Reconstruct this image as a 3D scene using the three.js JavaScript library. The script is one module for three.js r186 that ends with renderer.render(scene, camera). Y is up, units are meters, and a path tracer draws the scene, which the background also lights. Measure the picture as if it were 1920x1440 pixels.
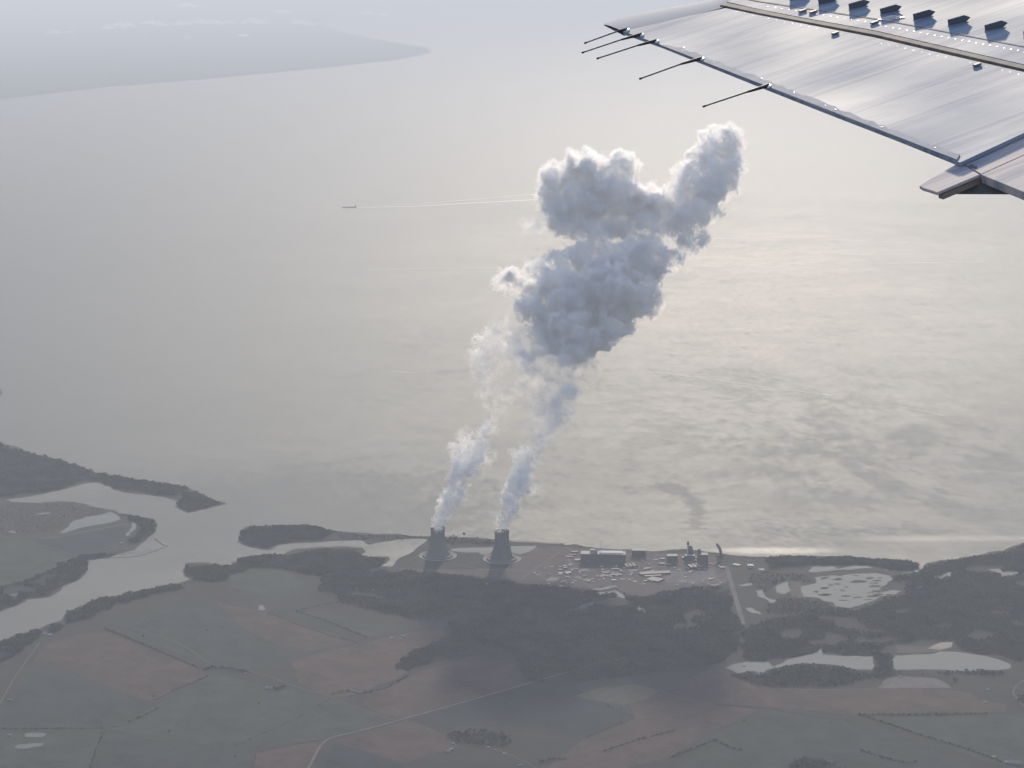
import * as THREE from 'three';
import { mergeGeometries, mergeVertices } from 'three/addons/utils/BufferGeometryUtils.js';
import { ImprovedNoise } from 'three/addons/math/ImprovedNoise.js';

// ------------------------------------------------------------------ camera, sky, sun, exposure
const F = 3800, PITCH = THREE.MathUtils.degToRad(11.3), EYE = new THREE.Vector3(0, 3075, 0);
const scene = new THREE.Scene();
const camera = new THREE.PerspectiveCamera(THREE.MathUtils.radToDeg(2 * Math.atan(720 / F)), 4 / 3, 0.2, 900000);
camera.position.copy(EYE);
camera.rotation.x = -PITCH;
camera.updateMatrixWorld();

const SUN_EL = THREE.MathUtils.degToRad(22.5), SUN_AZ = THREE.MathUtils.degToRad(6.5);
const sunDir = new THREE.Vector3(Math.sin(SUN_AZ) * Math.cos(SUN_EL), Math.sin(SUN_EL), -Math.cos(SUN_AZ) * Math.cos(SUN_EL));
const sun = new THREE.DirectionalLight(new THREE.Color(1.0, 0.862, 0.68), 5.0);
sun.name = 'sun';
sun.position.copy(sunDir).multiplyScalar(30000).add(new THREE.Vector3(0, 0, -11000));
sun.target.position.set(0, 0, -11000);
sun.castShadow = true;
sun.shadow.radius = 3.5;                              // softened by the haze
sun.shadow.camera.left = sun.shadow.camera.bottom = -9000;
sun.shadow.camera.right = sun.shadow.camera.top = 9000;
sun.shadow.camera.far = 60000;
sun.shadow.mapSize.set(4096, 4096);
scene.add(sun, sun.target);

{ // hazy daytime sky: paler towards the horizon and towards the sun
  const w = 512, h = 256, d = new Float32Array(w * h * 4);
  for (let r = 0; r < h; r++) for (let c = 0; c < w; c++) {
    const up = ((r + 0.5) / h - 0.5) * Math.PI, a = ((c + 0.5) / w - 0.5) * 2 * Math.PI;
    const x = Math.cos(a) * Math.cos(up), y = Math.sin(up), z = Math.sin(a) * Math.cos(up);
    const t = Math.pow(1 - Math.max(0, y), 2.2), ang = Math.acos(Math.min(1, x * sunDir.x + y * sunDir.y + z * sunDir.z));
    const glow = 0.9 * Math.exp(-ang / 0.22) + 0.16 * Math.exp(-ang / 0.8);
    const i = (r * w + c) * 4;
    d[i] = 0.16 + 0.29 * t + glow; d[i + 1] = 0.25 + 0.26 * t + glow * 0.95; d[i + 2] = 0.43 + 0.17 * t + glow * 0.9; d[i + 3] = 1;
  }
  const sky = new THREE.DataTexture(d, w, h, THREE.RGBAFormat, THREE.FloatType);
  sky.mapping = THREE.EquirectangularReflectionMapping;
  sky.magFilter = THREE.LinearFilter; sky.needsUpdate = true;
  scene.background = sky; scene.environment = sky;
}
scene.fog = new THREE.FogExp2(new THREE.Color(0.84, 0.905, 1.0), 2.3e-5);
const renderer = new THREE.WebGLRenderer({ antialias: true });
renderer.toneMapping = THREE.LinearToneMapping;
renderer.toneMappingExposure = 1.4;
renderer.shadowMap.enabled = true;

// ------------------------------------------------------------------ helpers
let seed = 20240611;
const rnd = () => { seed |= 0; seed = (seed + 0x6d2b79f5) | 0; let t = Math.imul(seed ^ (seed >>> 15), 1 | seed); t = (t + Math.imul(t ^ (t >>> 7), 61 | t)) ^ t; return ((t ^ (t >>> 14)) >>> 0) / 4294967296; };
const rr = (a, b) => a + (b - a) * rnd();
const noise = new ImprovedNoise();
const fbm = (x, y, z, o = 4) => { let s = 0, a = 0.5; for (let i = 0; i < o; i++, a *= 0.5, x *= 2.03, y *= 2.03, z *= 2.03) s += a * noise.noise(x, y, z); return s; };
const V = (x, y, z) => new THREE.Vector3(x, y, z);
const CP = Math.cos(PITCH), SP = Math.sin(PITCH);
// photograph pixel -> unit-depth ray in camera axes and in the world
const camRay = (px, py) => V((px - 960) / F, (720 - py) / F, -1);
const toWorld = (v) => V(v.x, v.y * CP + v.z * SP, -v.y * SP + v.z * CP);
const ray = (px, py) => toWorld(camRay(px, py));
const ground = (px, py, y = 0) => { const r = ray(px, py), k = (y - EYE.y) / r.y; return V(r.x * k, y, r.z * k); };
const atDepth = (px, py, z) => { const r = ray(px, py), k = z / -r.z; return V(r.x * k, EYE.y + r.y * k, r.z * k); };

const used = new Map();
const numbered = (n) => { const k = used.get(n) ?? 0; used.set(n, k + 1); return k ? n + '_' + String(k).padStart(3, '0') : n; };
function tag(o, label, category, group, kind) {
  if (label) o.userData.label = label;
  if (category) o.userData.category = category;
  if (group) o.userData.group = group;
  if (kind) o.userData.kind = kind;
  return o;
}
function mesh(name, geometry, material, parent) {
  const m = new THREE.Mesh(geometry, material);
  m.castShadow = m.receiveShadow = true;
  m.name = parent ? name : numbered(name);
  (parent ?? scene).add(m);
  return m;
}
function group(name, at, turn = 0) { const g = new THREE.Group(); g.name = numbered(name); g.position.copy(at); g.rotation.y = turn; scene.add(g); return g; }
function std(r, g, b, rough = 0.9, extra = {}) { return new THREE.MeshPhysicalMaterial({ color: new THREE.Color(r, g, b), roughness: rough, metalness: 0, ...extra }); }

// textures
function dataTex(n, fn, srgb = false) {
  const d = new Uint8Array(n * n * 4);
  for (let j = 0; j < n; j++) for (let i = 0; i < n; i++) { const v = fn(i / n, j / n, i, j), k = (j * n + i) * 4; d[k] = v[0]; d[k + 1] = v[1]; d[k + 2] = v[2]; d[k + 3] = 255; }
  const t = new THREE.DataTexture(d, n, n, THREE.RGBAFormat);
  t.wrapS = t.wrapT = THREE.RepeatWrapping; t.magFilter = THREE.LinearFilter; t.minFilter = THREE.LinearMipmapLinearFilter; t.generateMipmaps = true;
  if (srgb) t.colorSpace = THREE.SRGBColorSpace;
  t.needsUpdate = true; return t;
}
// tiling noise on a torus of period 1 (frequency f is a whole number)
function tileNoise(u, v, f, k) { // blend of four shifted copies
  const a = noise.noise(u * f, v * f, k), b = noise.noise((u - 1) * f, v * f, k), c = noise.noise(u * f, (v - 1) * f, k), d = noise.noise((u - 1) * f, (v - 1) * f, k);
  const su = u * u * (3 - 2 * u), sv = v * v * (3 - 2 * v);
  return (a * (1 - su) + b * su) * (1 - sv) + (c * (1 - su) + d * su) * sv;
}
const clamp = THREE.MathUtils.clamp, smooth = THREE.MathUtils.smoothstep;

// a flat sheet from a world outline [x,z] (holes optional), uv in metres
function sheetGeo(pts, y, holes = []) {
  const s = new THREE.Shape(pts.map((p) => new THREE.Vector2(p.x, -p.z)));
  for (const h of holes) s.holes.push(new THREE.Path(h.map((p) => new THREE.Vector2(p.x, -p.z))));
  const g = new THREE.ShapeGeometry(s);
  g.rotateX(-Math.PI / 2); g.translate(0, y, 0);
  const P = g.attributes.position, uv = g.attributes.uv;
  for (let i = 0; i < P.count; i++) uv.setXY(i, P.getX(i) / 1000, P.getZ(i) / 1000);
  return g;
}
const px2 = (list, y = 0) => list.map(([a, b]) => ground(a, b, y));
// ragged outline: midpoint displacement, amplitude in share of the edge length
function ragged(pts, amp = 0.12, minLen = 12, closed = true, maxLevels = 6) {
  let out = pts;
  for (let l = 0; l < maxLevels; l++) {
    const next = []; let split = false; const n = out.length;
    for (let i = 0; i < n; i++) {
      const a = out[i]; next.push(a);
      if (!closed && i === n - 1) break;
      const b = out[(i + 1) % n], dx = b.x - a.x, dz = b.z - a.z, len = Math.hypot(dx, dz);
      if (len < minLen || len > 4000) continue;
      const k = rr(-amp, amp), m = a.clone().lerp(b, 0.5); m.x += -dz * k; m.z += dx * k; next.push(m); split = true;
    }
    out = next; if (!split) break;
  }
  return out;
}
function inside(poly, x, z) { let c = false; for (let i = 0, j = poly.length - 1; i < poly.length; j = i++) { const a = poly[i], b = poly[j]; if ((a.z > z) !== (b.z > z) && x < ((b.x - a.x) * (z - a.z)) / (b.z - a.z) + a.x) c = !c; } return c; }
function bounds(poly) { let x0 = 1e9, x1 = -1e9, z0 = 1e9, z1 = -1e9; for (const p of poly) { x0 = Math.min(x0, p.x); x1 = Math.max(x1, p.x); z0 = Math.min(z0, p.z); z1 = Math.max(z1, p.z); } return [x0, x1, z0, z1]; }
function stripGeo(pts, width, y) { // a ribbon along a line of world points
  const pos = [], uv = [], idx = []; let run = 0;
  for (let i = 0; i < pts.length; i++) {
    const a = pts[Math.max(0, i - 1)], b = pts[Math.min(pts.length - 1, i + 1)], dx = b.x - a.x, dz = b.z - a.z, l = Math.hypot(dx, dz) || 1, w = (Array.isArray(width) ? width[0] + (width[1] - width[0]) * i / (pts.length - 1) : width) / 2;
    if (i) run += pts[i].distanceTo(pts[i - 1]);
    pos.push(pts[i].x - dz / l * w, y, pts[i].z + dx / l * w, pts[i].x + dz / l * w, y, pts[i].z - dx / l * w);
    uv.push(0, run / 1000, 2 * w / 1000, run / 1000);
    if (i) { const k = i * 2; idx.push(k - 2, k - 1, k, k - 1, k + 1, k); }
  }
  const g = new THREE.BufferGeometry();
  g.setAttribute('position', new THREE.Float32BufferAttribute(pos, 3)); g.setAttribute('uv', new THREE.Float32BufferAttribute(uv, 2)); g.setIndex(idx); g.computeVertexNormals();
  return g;
}

// ------------------------------------------------------------------ the lake
const LAND = 2.0;                                   // height of the low shore above the water, metres
// wind-ruffled water and slicks over 16 km of lake in front of the shore
const LX0 = -9500, LZ0 = -9000, LSIZE = 24000;
const blob = (X, Z, px, py, rx, rz) => { const c = ground(px, py), dx = (X - c.x) / rx, dz = (Z - c.z) / rz; return Math.exp(-dx * dx - dz * dz); };
const rough2 = dataTex(2048, (u, v) => {
  const X = LX0 + u * LSIZE, Z = LZ0 - v * LSIZE;
  const tx = X * 0.985 - Z * 0.17, tz = Z * 0.985 + X * 0.17;                       // streaks lie slightly askew
  const wx = tx + 300 * noise.noise(tx / 1500, tz / 1500, 3.3), wz = tz + 420 * noise.noise(tx / 1700, tz / 1700, 8.1);
  const broad = noise.noise(wx / 2600, wz / 1500, 1.7), fine = 0.35 * noise.noise(wx / 420, wz / 260, 4.2) + 0.35 * noise.noise(wx / 150, wz / 110, 6.6) + 0.45 * noise.noise(wx / 60, wz / 60, 9.9) + 0.55 * noise.noise(wx / 26, wz / 34, 2.4);
  const patch = clamp(blob(X, Z, 1640, 860, 1300, 1900) * 1.1 + 0.4 * blob(X, Z, 1400, 760, 1500, 1800), 0, 1);
  const calm = smooth(1 - v, 0, 0.3);
  let r = 0.885 + calm * (0.02 * broad + 0.05 * fine) + 0.03 * smooth(Z, -17000, -11500);
  if (patch > 0.02) { const lumps = 0.6 * noise.noise(wx / 260, wz / 420, 11.5) + 0.5 * noise.noise(wx / 110, wz / 190, 13.1) + 0.3 * noise.noise(wx / 48, wz / 80, 15.7); r += patch * 0.07 * smooth(lumps, -0.3, 0.4); }
  // still water off the plant, dark bands and the bright ruffled band along the beach
  const eddy = blob(X, Z, 1240, 912, 120, 130) + blob(X, Z, 1272, 922, 90, 150) + blob(X, Z, 1296, 940, 75, 190) + blob(X, Z, 1308, 962, 70, 190) + blob(X, Z, 1300, 985, 80, 150);
  r += 0.085 * smooth(eddy + 0.6 * fine, 0.3, 1.2);
  r += 0.05 * smooth(0.9 * blob(X, Z, 1560, 1000, 800, 260) + 0.8 * fine + 0.3 * broad, 0.3, 1.0);
  r += 0.07 * smooth(blob(X, Z, 500, 960, 1500, 1300) + 0.3 * fine, 0.2, 0.8);
  r -= 0.13 * smooth(blob(X, Z, 1450, 1033, 420, 90) + 0.7 * blob(X, Z, 1760, 1010, 900, 110) + 0.4 * fine, 0.3, 0.9);
  const q = Math.round(255 * clamp(r, 0.5, 1));
  return [q, q, q];
});
rough2.wrapS = rough2.wrapT = THREE.MirroredRepeatWrapping;
const waterMat = new THREE.MeshPhysicalMaterial({ color: new THREE.Color(0.035, 0.05, 0.058), roughness: 0.83, metalness: 0, ior: 1.33, specularIntensity: 0.85, roughnessMap: rough2 });
{
  const B = 420000, ZF = LZ0 - LSIZE, sheet = (name, za, zb, label, m) => {
    const g = sheetGeo([V(-B, 0, za), V(B, 0, za), V(B, 0, zb), V(-B, 0, zb)], 0), uv = g.attributes.uv, P = g.attributes.position;
    for (let i = 0; i < P.count; i++) { const x = P.getX(i), z = P.getZ(i); uv.setXY(i, (x - LX0) / LSIZE, (LZ0 - z) / LSIZE); }
    tag(mesh(name, g, m), label, 'lake', null, 'structure');
  };
  const openMat = waterMat.clone(); openMat.roughnessMap = null; openMat.roughness = 0.83 * 0.885;
  sheet('lake', 40000, ZF, 'wide grey lake catching the sun in ruffled streaks', waterMat);
  sheet('open_lake', ZF, -B, 'open lake fading into haze toward the far shore', openMat);
}
const pondMat = new THREE.MeshPhysicalMaterial({ color: new THREE.Color(0.05, 0.07, 0.08), roughness: 0.86, metalness: 0, ior: 1.33 });

// ------------------------------------------------------------------ land
const grain = dataTex(512, (u, v) => { const s = 0.5 * tileNoise(u, v, 6, 1.1) + 0.4 * tileNoise(u, v, 17, 4.4) + 0.4 * tileNoise(u, v, 53, 7.7) + 0.3 * (rnd() - 0.5); const k = clamp(190 + 130 * s, 60, 255); return [k, k + 4 * s, k - 5 * s]; });
function soil(r, g, b, tile = 1.3) { const t = grain.clone(); t.repeat.set(1 / tile, 1 / tile); t.needsUpdate = true; return std(r * 1.25, g * 1.25, b * 1.25, 1, { map: t, specularIntensity: 0.12 }); }
const landMat = soil(0.025, 0.029, 0.029, 2.1), marshMat = soil(0.028, 0.033, 0.032, 0.9);  // land colours lean blue, a tint of near haze painted in

const SHORE = [[-100, 1236], [0, 1203], [25, 1192], [45, 1187], [75, 1179], [100, 1168], [118, 1162], [125, 1150], [150, 1137], [165, 1129], [200, 1121], [240, 1113], [290, 1104], [335, 1094], [356, 1086], [346, 1068], [350, 1056], [385, 1055], [424, 1062], [440, 1057], [446, 1047], [470, 1042], [505, 1039],
  [530, 1040], [555, 1030], [600, 1026], [640, 1025], [680, 1028], [685, 1035], [675, 1040], [690, 1045], [728, 1044], [730, 1050], [713, 1061], [735, 1063], [742, 1053], [765, 1040], [785, 1025], [800, 1015], [806, 1009],
  [795, 1007], [760, 1010], [720, 1015], [692, 1021], [680, 1013], [640, 1013], [560, 1018], [520, 1022], [505, 1031], [480, 1027], [453, 1021], [447, 1010], [449, 998], [462, 988],
  [500, 986], [560, 985], [600, 990], [640, 997], [700, 1002], [800, 1006], [860, 1008], [930, 1012], [960, 1014], [1000, 1016], [1055, 1019], [1060, 1023], [1078, 1021], [1100, 1026], [1140, 1030], [1215, 1034], [1245, 1033], [1280, 1030], [1300, 1032], [1345, 1037], [1400, 1043], [1440, 1045], [1480, 1044], [1600, 1046], [1700, 1051], [1722, 1059], [1724, 1066], [1712, 1071], [1695, 1070], [1655, 1066], [1655, 1069], [1697, 1074], [1718, 1073], [1731, 1066], [1737, 1057], [1760, 1052], [1830, 1042], [1880, 1033], [1920, 1018], [1990, 1000], [2150, 975]];
const shore = ragged(px2(SHORE), 0.09, 14, false, 5);
const mainland = [V(-60000, 0, 38000), V(-60000, 0, -2000), V(-9000, 0, -6200), ...shore, V(30000, 0, -14500), V(60000, 0, -16000), V(60000, 0, 38000)];
// inland water: [name, label, pixel outline]
const PONDS = [
  ['pond', 'long pale pond west of the dark dyke beside the woods', [[1452, 1250], [1475, 1238], [1500, 1232], [1525, 1226], [1540, 1216], [1547, 1229], [1580, 1231], [1610, 1231], [1639, 1232], [1640, 1257], [1610, 1257], [1585, 1252], [1560, 1247], [1530, 1246], [1500, 1245], [1470, 1250], [1456, 1254]]],
  ['pond', 'wide pale pond tapering to a point east of the dark dyke', [[1672, 1238], [1678, 1230], [1720, 1228], [1750, 1227], [1762, 1222], [1800, 1224], [1850, 1231], [1880, 1240], [1896, 1250], [1890, 1256], [1840, 1258], [1780, 1258], [1730, 1256], [1680, 1257], [1675, 1248]]],
  ['pond', 'small broken pond with dark islets beside the long pale pond', [[1357, 1253], [1375, 1246], [1400, 1241], [1415, 1242], [1440, 1240], [1453, 1253], [1437, 1257], [1425, 1265], [1415, 1259], [1400, 1260], [1385, 1264], [1372, 1258]]],
  ['marsh_pool', 'shallow marsh pool dotted with dark reed islands', [[1502, 1100], [1530, 1094], [1528, 1083], [1560, 1080], [1600, 1077], [1640, 1075], [1668, 1080], [1676, 1087], [1660, 1098], [1650, 1106], [1690, 1109], [1682, 1115], [1650, 1119], [1630, 1130], [1612, 1136], [1592, 1141], [1565, 1137], [1562, 1130], [1545, 1128], [1535, 1122], [1508, 1120]]],
  ['marsh_pool', 'rounded pool west of the earth causeway in the marsh', [[1453, 1103], [1465, 1094], [1478, 1092], [1484, 1108], [1470, 1115], [1456, 1112]]],
  ['marsh_pool', 'bent narrow pool at the western edge of the marsh', [[1417, 1109], [1431, 1107], [1434, 1118], [1446, 1124], [1456, 1126], [1455, 1131], [1444, 1132], [1436, 1124], [1420, 1118]]],
  ['marsh_pool', 'bright flat pool under the shore trees', [[1516, 1073], [1532, 1060], [1560, 1062], [1571, 1068], [1600, 1061], [1634, 1062], [1636, 1066], [1600, 1069], [1560, 1071], [1530, 1074]]],
  ['marsh_pool', 'thin pool across the field from the leaning stack road', [[1383, 1098], [1412, 1094], [1411, 1098], [1390, 1100]]],
  ['marsh_pool', 'small sliver of water beside the dirt road', [[1398, 1141], [1410, 1140], [1428, 1150], [1425, 1153], [1408, 1150]]],
  ['creek', 'winding creek pool in the eastern woods', [[1747, 1084], [1765, 1080], [1780, 1073], [1785, 1074], [1783, 1081], [1762, 1086]]],
  ['creek', 'bright pool in the wood toward the eastern shore', [[1853, 1068], [1872, 1067], [1880, 1073], [1908, 1072], [1911, 1077], [1880, 1084], [1872, 1078]]],
  ['creek', 'short thin creek among the eastern woods', [[1714, 1103], [1738, 1099], [1742, 1101], [1720, 1106]]],
  ['drainage_pond', 'L shaped drainage pond south of the power plant yard', [[1115, 1113], [1140, 1110], [1152, 1108], [1160, 1110], [1173, 1121], [1167, 1123], [1150, 1112], [1136, 1114], [1132, 1117], [1122, 1116]]],
  ['drainage_pond', 'straight thin ditch above the L shaped pond', [[1107, 1106], [1128, 1103], [1155, 1098], [1158, 1101], [1135, 1106], [1115, 1108]]],
  ['drainage_pond', 'slender pond lying alone in the dark wood', [[1057, 1148], [1080, 1142], [1090, 1135], [1105, 1131], [1120, 1128], [1110, 1136], [1098, 1143], [1078, 1146], [1062, 1149]]],
  ['drainage_pond', 'small drop shaped pond east of the slender pond', [[1194, 1137], [1202, 1141], [1211, 1146], [1206, 1148], [1199, 1147]]],
  ['drainage_pond', 'tiny sliver of pond west of the slender pond', [[1013, 1155], [1027, 1152], [1028, 1153], [1018, 1156]]],
  ['farm_pond', 'narrow farm pond closer to the hedgerow', [[44, 1378], [52, 1375], [80, 1375], [87, 1378], [80, 1383], [48, 1383]]],
  ['farm_pond', 'narrow farm pond farther from the hedgerow', [[27, 1401], [36, 1397], [60, 1395], [82, 1394], [78, 1400], [50, 1405], [32, 1405]]],
  ['farm_pond', 'small bright pond beside the brown field corner', [[482, 1133], [486, 1136], [492, 1136], [498, 1142], [494, 1146], [484, 1145]]],
  ['settling_pond', 'pale settling basin behind the cooling towers', [[845, 1030], [870, 1028], [925, 1027], [925, 1034], [898, 1036], [868, 1035], [846, 1034]]],
  ['settling_pond', 'pale settling basin beside the shoreline past the cooling towers', [[957, 1025], [1007, 1024], [1003, 1029], [990, 1036], [975, 1040], [960, 1038]]],
];
for (const p of PONDS) p[3] = p[0] === 'settling_pond' ? px2(p[2]) : ragged(px2(p[2]), 0.09, 16, true, 3);
tag(mesh('mainland', sheetGeo(mainland, LAND), landMat), 'dark green mainland along the lake shore', 'land', null, 'structure');

const WEST = [[-140, 776], [0, 830], [60, 850], [110, 862], [175, 886], [230, 894], [275, 901], [330, 911], [365, 920], [385, 932], [424, 944], [405, 949], [380, 953], [360, 960], [342, 956], [333, 949], [331, 938], [300, 930], [260, 926], [215, 918], [206, 910], [190, 904], [165, 905], [130, 914], [100, 921], [60, 930], [10, 936], [20, 941], [75, 944], [110, 940], [160, 945], [215, 957], [225, 963], [270, 970], [290, 974], [295, 985], [290, 998], [283, 1004], [262, 1021], [250, 1031], [215, 1041], [200, 1047], [166, 1047], [164, 1063], [150, 1086], [120, 1098], [95, 1119], [50, 1123], [45, 1129], [0, 1146], [-100, 1180]];
const westShore = ragged(px2(WEST), 0.09, 14, false, 5);
const westland = [V(-60000, 0, -30000), V(-30000, 0, -22000), V(-12000, 0, -17500), ...westShore, V(-8000, 0, -7000), V(-60000, 0, -4500)];
tag(mesh('west_bank', sheetGeo(westland, LAND), landMat), 'wooded point and marsh on the far bank of the river', 'land', null, 'structure');
const WEST_PONDS = [
  ['marsh_pool', 'wide pool in the middle of the river marsh', [[112, 999], [120, 994], [130, 987], [136, 978], [160, 970], [190, 966], [205, 960], [222, 968], [226, 975], [200, 982], [165, 988], [142, 994], [120, 1001]]],
  ['marsh_pool', 'curved pool inside the river marsh point', [[235, 1003], [243, 996], [248, 989], [246, 982], [252, 980], [256, 988], [250, 995], [243, 1005], [237, 1006]]],
  ['marsh_pool', 'thin pool at the back of the river marsh', [[65, 965], [90, 961], [95, 963], [80, 966]]],
  ['marsh_pool', 'little pool near the grey track end', [[15, 997], [25, 995], [33, 1000], [20, 1001]]],
  ['marsh_pool', 'small pool by the river mouth trees', [[10, 1117], [35, 1114], [37, 1119], [15, 1121]]],
];
for (const p of WEST_PONDS) { p[3] = ragged(px2(p[2]), 0.09, 16, true, 3); PONDS.push(p); }
for (const [name, label, , poly] of PONDS) tag(mesh(name, sheetGeo(poly, LAND + 0.8), pondMat), label, 'pond', null, 'structure');

tag(mesh('headland', sheetGeo(ragged(px2([[-260, 690], [-60, 712], [0, 728], [7, 736], [1, 741], [-90, 748], [-260, 750]]), 0.06, 20), LAND), landMat), 'dark tip of a headland farther up the lake', 'land', null, 'structure');
{ // the far shore across the lake and the low hills behind it
  const near = ragged(px2([[-700, 275], [-300, 222], [0, 186], [200, 163], [400, 147], [600, 128], [740, 113], [782, 105], [808, 98]]), 0.03, 900, false, 5);
  const far = px2([[802, 90], [740, 80], [680, 69], [640, 60], [600, 45]]);
  const pts = [...near, ...far, V(-20000, 0, -260000), V(-300000, 0, -260000), V(-300000, 0, -60000)];
  tag(mesh('far_shore', sheetGeo(pts, 12), soil(0.03, 0.04, 0.04, 9)), 'long hazy shore across the lake ending in a point', 'land', null, 'structure');
}

// ------------------------------------------------------------------ steam made of droplet flakes
const steamMat = new THREE.MeshPhysicalMaterial({ color: new THREE.Color(0.91, 0.908, 0.91), roughness: 1, metalness: 0, transmission: 0.85, thickness: 0, specularIntensity: 0, side: THREE.DoubleSide });
function flakes(points, size) { // points [x,y,z,scale]*; small randomly turned three-cornered flakes
  const n = points.length / 4, pos = new Float32Array(n * 9), nor = new Float32Array(n * 9);
  const a = V(), b = V(), c = V();
  for (let i = 0; i < n; i++) {
    const z = rr(-1, 1), t = rr(0, 6.283), q = Math.sqrt(1 - z * z); c.set(q * Math.cos(t), z, q * Math.sin(t));
    a.set(rr(-1, 1), rr(-1, 1), rr(-1, 1)).cross(c).normalize(); b.crossVectors(c, a);
    const s = size * points[i * 4 + 3] * 0.88;
    for (let k = 0; k < 3; k++) {
      const u = s * (k === 0 ? 1 : -0.5), v = s * (k === 0 ? 0 : k === 1 ? 0.866 : -0.866), o = (i * 3 + k) * 3;
      pos[o] = points[i * 4] + a.x * u + b.x * v; pos[o + 1] = points[i * 4 + 1] + a.y * u + b.y * v; pos[o + 2] = points[i * 4 + 2] + a.z * u + b.z * v;
      nor[o] = c.x; nor[o + 1] = c.y; nor[o + 2] = c.z;
    }
  }
  const g = new THREE.BufferGeometry();
  g.setAttribute('position', new THREE.BufferAttribute(pos, 3)); g.setAttribute('normal', new THREE.BufferAttribute(nor, 3));
  return g;
}
const TOWER = [ground(821, 1042, LAND), ground(941, 1048, LAND)];
const Z0 = -TOWER[1].z;
const plumeDepth = (py) => Z0 + Math.max(0, 985 - py) * 3.8;
// one wisp of vapour: a loose ball of tiny flakes; many wisps make a plume
const wisps = [0, 1, 2].map(() => { const pts = []; for (let i = 0; i < 110; i++) { const z = rr(-1, 1), t = rr(0, 6.283), q = Math.sqrt(1 - z * z), r = 13 * Math.pow(rnd(), 0.62); pts.push(q * Math.cos(t) * r, z * r, q * Math.sin(t) * r, rr(0.7, 1.25)); } return flakes(pts, 0.95); });
const veil = (() => { const pts = []; for (let i = 0; i < 100; i++) { const z = rr(-1, 1), t = rr(0, 6.283), q = Math.sqrt(1 - z * z), r = 24 * Math.pow(rnd(), 0.55); pts.push(q * Math.cos(t) * r, z * r, q * Math.sin(t) * r, rr(0.7, 1.25)); } return flakes(pts, 0.9); })();
// puffs: [px, py, radius px, density 0..1]; D = wisps per cubic metre; scl = size of the billows in metres; size = scale of a wisp
function steam(name, label, category, puffs, D, scl, size, depthAt = plumeDepth) {
  const list = [];
  for (const [px, py, r, den = 1, dz = 0] of puffs) { const z = depthAt(py) + dz * 2.9, c = atDepth(px, py, z), R = r * Math.hypot(c.x, c.y - EYE.y, c.z) / F / 1.02; list.push({ c, R, den }); }
  // smaller billows on the skin of each puff, and smaller ones on those
  const all = [...list], bud = (p, n, k0, k1) => { for (let i = 0; i < n; i++) { const z = rr(-1, 1), t = rr(0, 6.283), q = Math.sqrt(1 - z * z), k = rr(k0, k1), d = V(q * Math.cos(t), z, q * Math.sin(t)), o = { c: p.c.clone().addScaledVector(d, p.R * (1 - k * 0.4)), R: p.R * k, den: p.den }; all.push(o); if (k0 > 0.22) bud(o, 4, 0.22, 0.45); } };
  for (const p of list) if (p.den >= 0.55) bud(p, 10, 0.25, 0.5);
  const per = [[], [], [], []], m = new THREE.Matrix4(), qt = new THREE.Quaternion(), ax = V();
  for (const p of all) {
    const soft = p.den < 0.55, tries = Math.round(4.19 * p.R ** 3 * D * (soft ? p.den * 2.1 : p.den));
    for (let i = 0; i < tries; i++) {
      let x, y, z; do { x = rr(-1, 1); y = rr(-1, 1); z = rr(-1, 1); } while (x * x + y * y + z * z > 1);
      const halo = !soft && rnd() < 0.14, grow = halo ? 1.3 : 1, rho = Math.sqrt(x * x + y * y + z * z);
      let X = p.c.x + x * p.R * grow, Y = p.c.y + y * p.R * grow, Z = p.c.z + z * p.R * grow;
      const wa = scl * 0.3, ws = scl * 0.55, w1 = noise.noise(X / ws, Y / ws, Z / ws + 31), w2 = noise.noise(X / ws + 17, Y / ws, Z / ws), w3 = noise.noise(X / ws, Y / ws + 53, Z / ws); X += wa * w1; Y += wa * w2; Z += wa * w3;   // torn and folded by the wind
      const f = fbm(X / scl, Y / scl + 7.3, Z / scl, 5) * 2.0;     // about -1..1
      const keep = soft ? (1 - rho * rho) * clamp(0.45 + 1.4 * f, 0, 1) : halo ? (1 - rho) * clamp(0.5 + 1.4 * f, 0, 1) : clamp((1 - rho) * 3.4 + f * 2.1 - 0.05, 0, 1);
      if (rnd() >= keep) continue;
      const s = size * (soft || halo ? rr(0.7, 1.3) : rr(0.6, 1.1));
      m.compose(V(X, Y, Z), qt.setFromAxisAngle(ax.set(rr(-1, 1), rr(-1, 1), rr(-1, 1)).normalize(), rr(0, 6.28)), V(s, s, s)); per[soft || halo ? 3 : i % 3].push(m.clone());
    }
  }
  const o = new THREE.Group(); o.name = numbered(name); scene.add(o);
  per.forEach((a, k) => { const im = new THREE.InstancedMesh(k < 3 ? wisps[k] : veil, steamMat, a.length); a.forEach((q, i) => im.setMatrixAt(i, q)); im.name = 'vapour'; im.userData.kind = 'stuff'; im.castShadow = im.receiveShadow = true; o.add(im); });
  return tag(o, label, category, 'steam from the cooling towers');
}
const CLOUD_A = [[1085, 318, 36], [1050, 345, 40], [1030, 370, 30], [1110, 340, 55], [1165, 325, 42], [1150, 385, 58], [1080, 390, 52], [1045, 400, 34], [1200, 395, 38], [1115, 430, 32], [1070, 425, 30, 0.7], [1235, 385, 42], [1265, 375, 36], [1300, 350, 44], [1305, 300, 28], [1335, 290, 42], [1350, 258, 24], [1375, 268, 26], [1388, 255, 14, 0.5], [1365, 245, 20, 0.5], [1380, 318, 24], [1350, 335, 40], [1325, 380, 38], [1290, 410, 38], [1298, 440, 32], [1290, 462, 22, 0.8], [1260, 420, 30, 0.8], [1160, 430, 32, 0.7], [1205, 430, 30, 0.7], [1225, 440, 24, 0.6], [1100, 450, 22, 0.6], [985, 425, 22, 0.14], [1010, 420, 24, 0.2], [1230, 435, 24, 0.3]];
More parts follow.
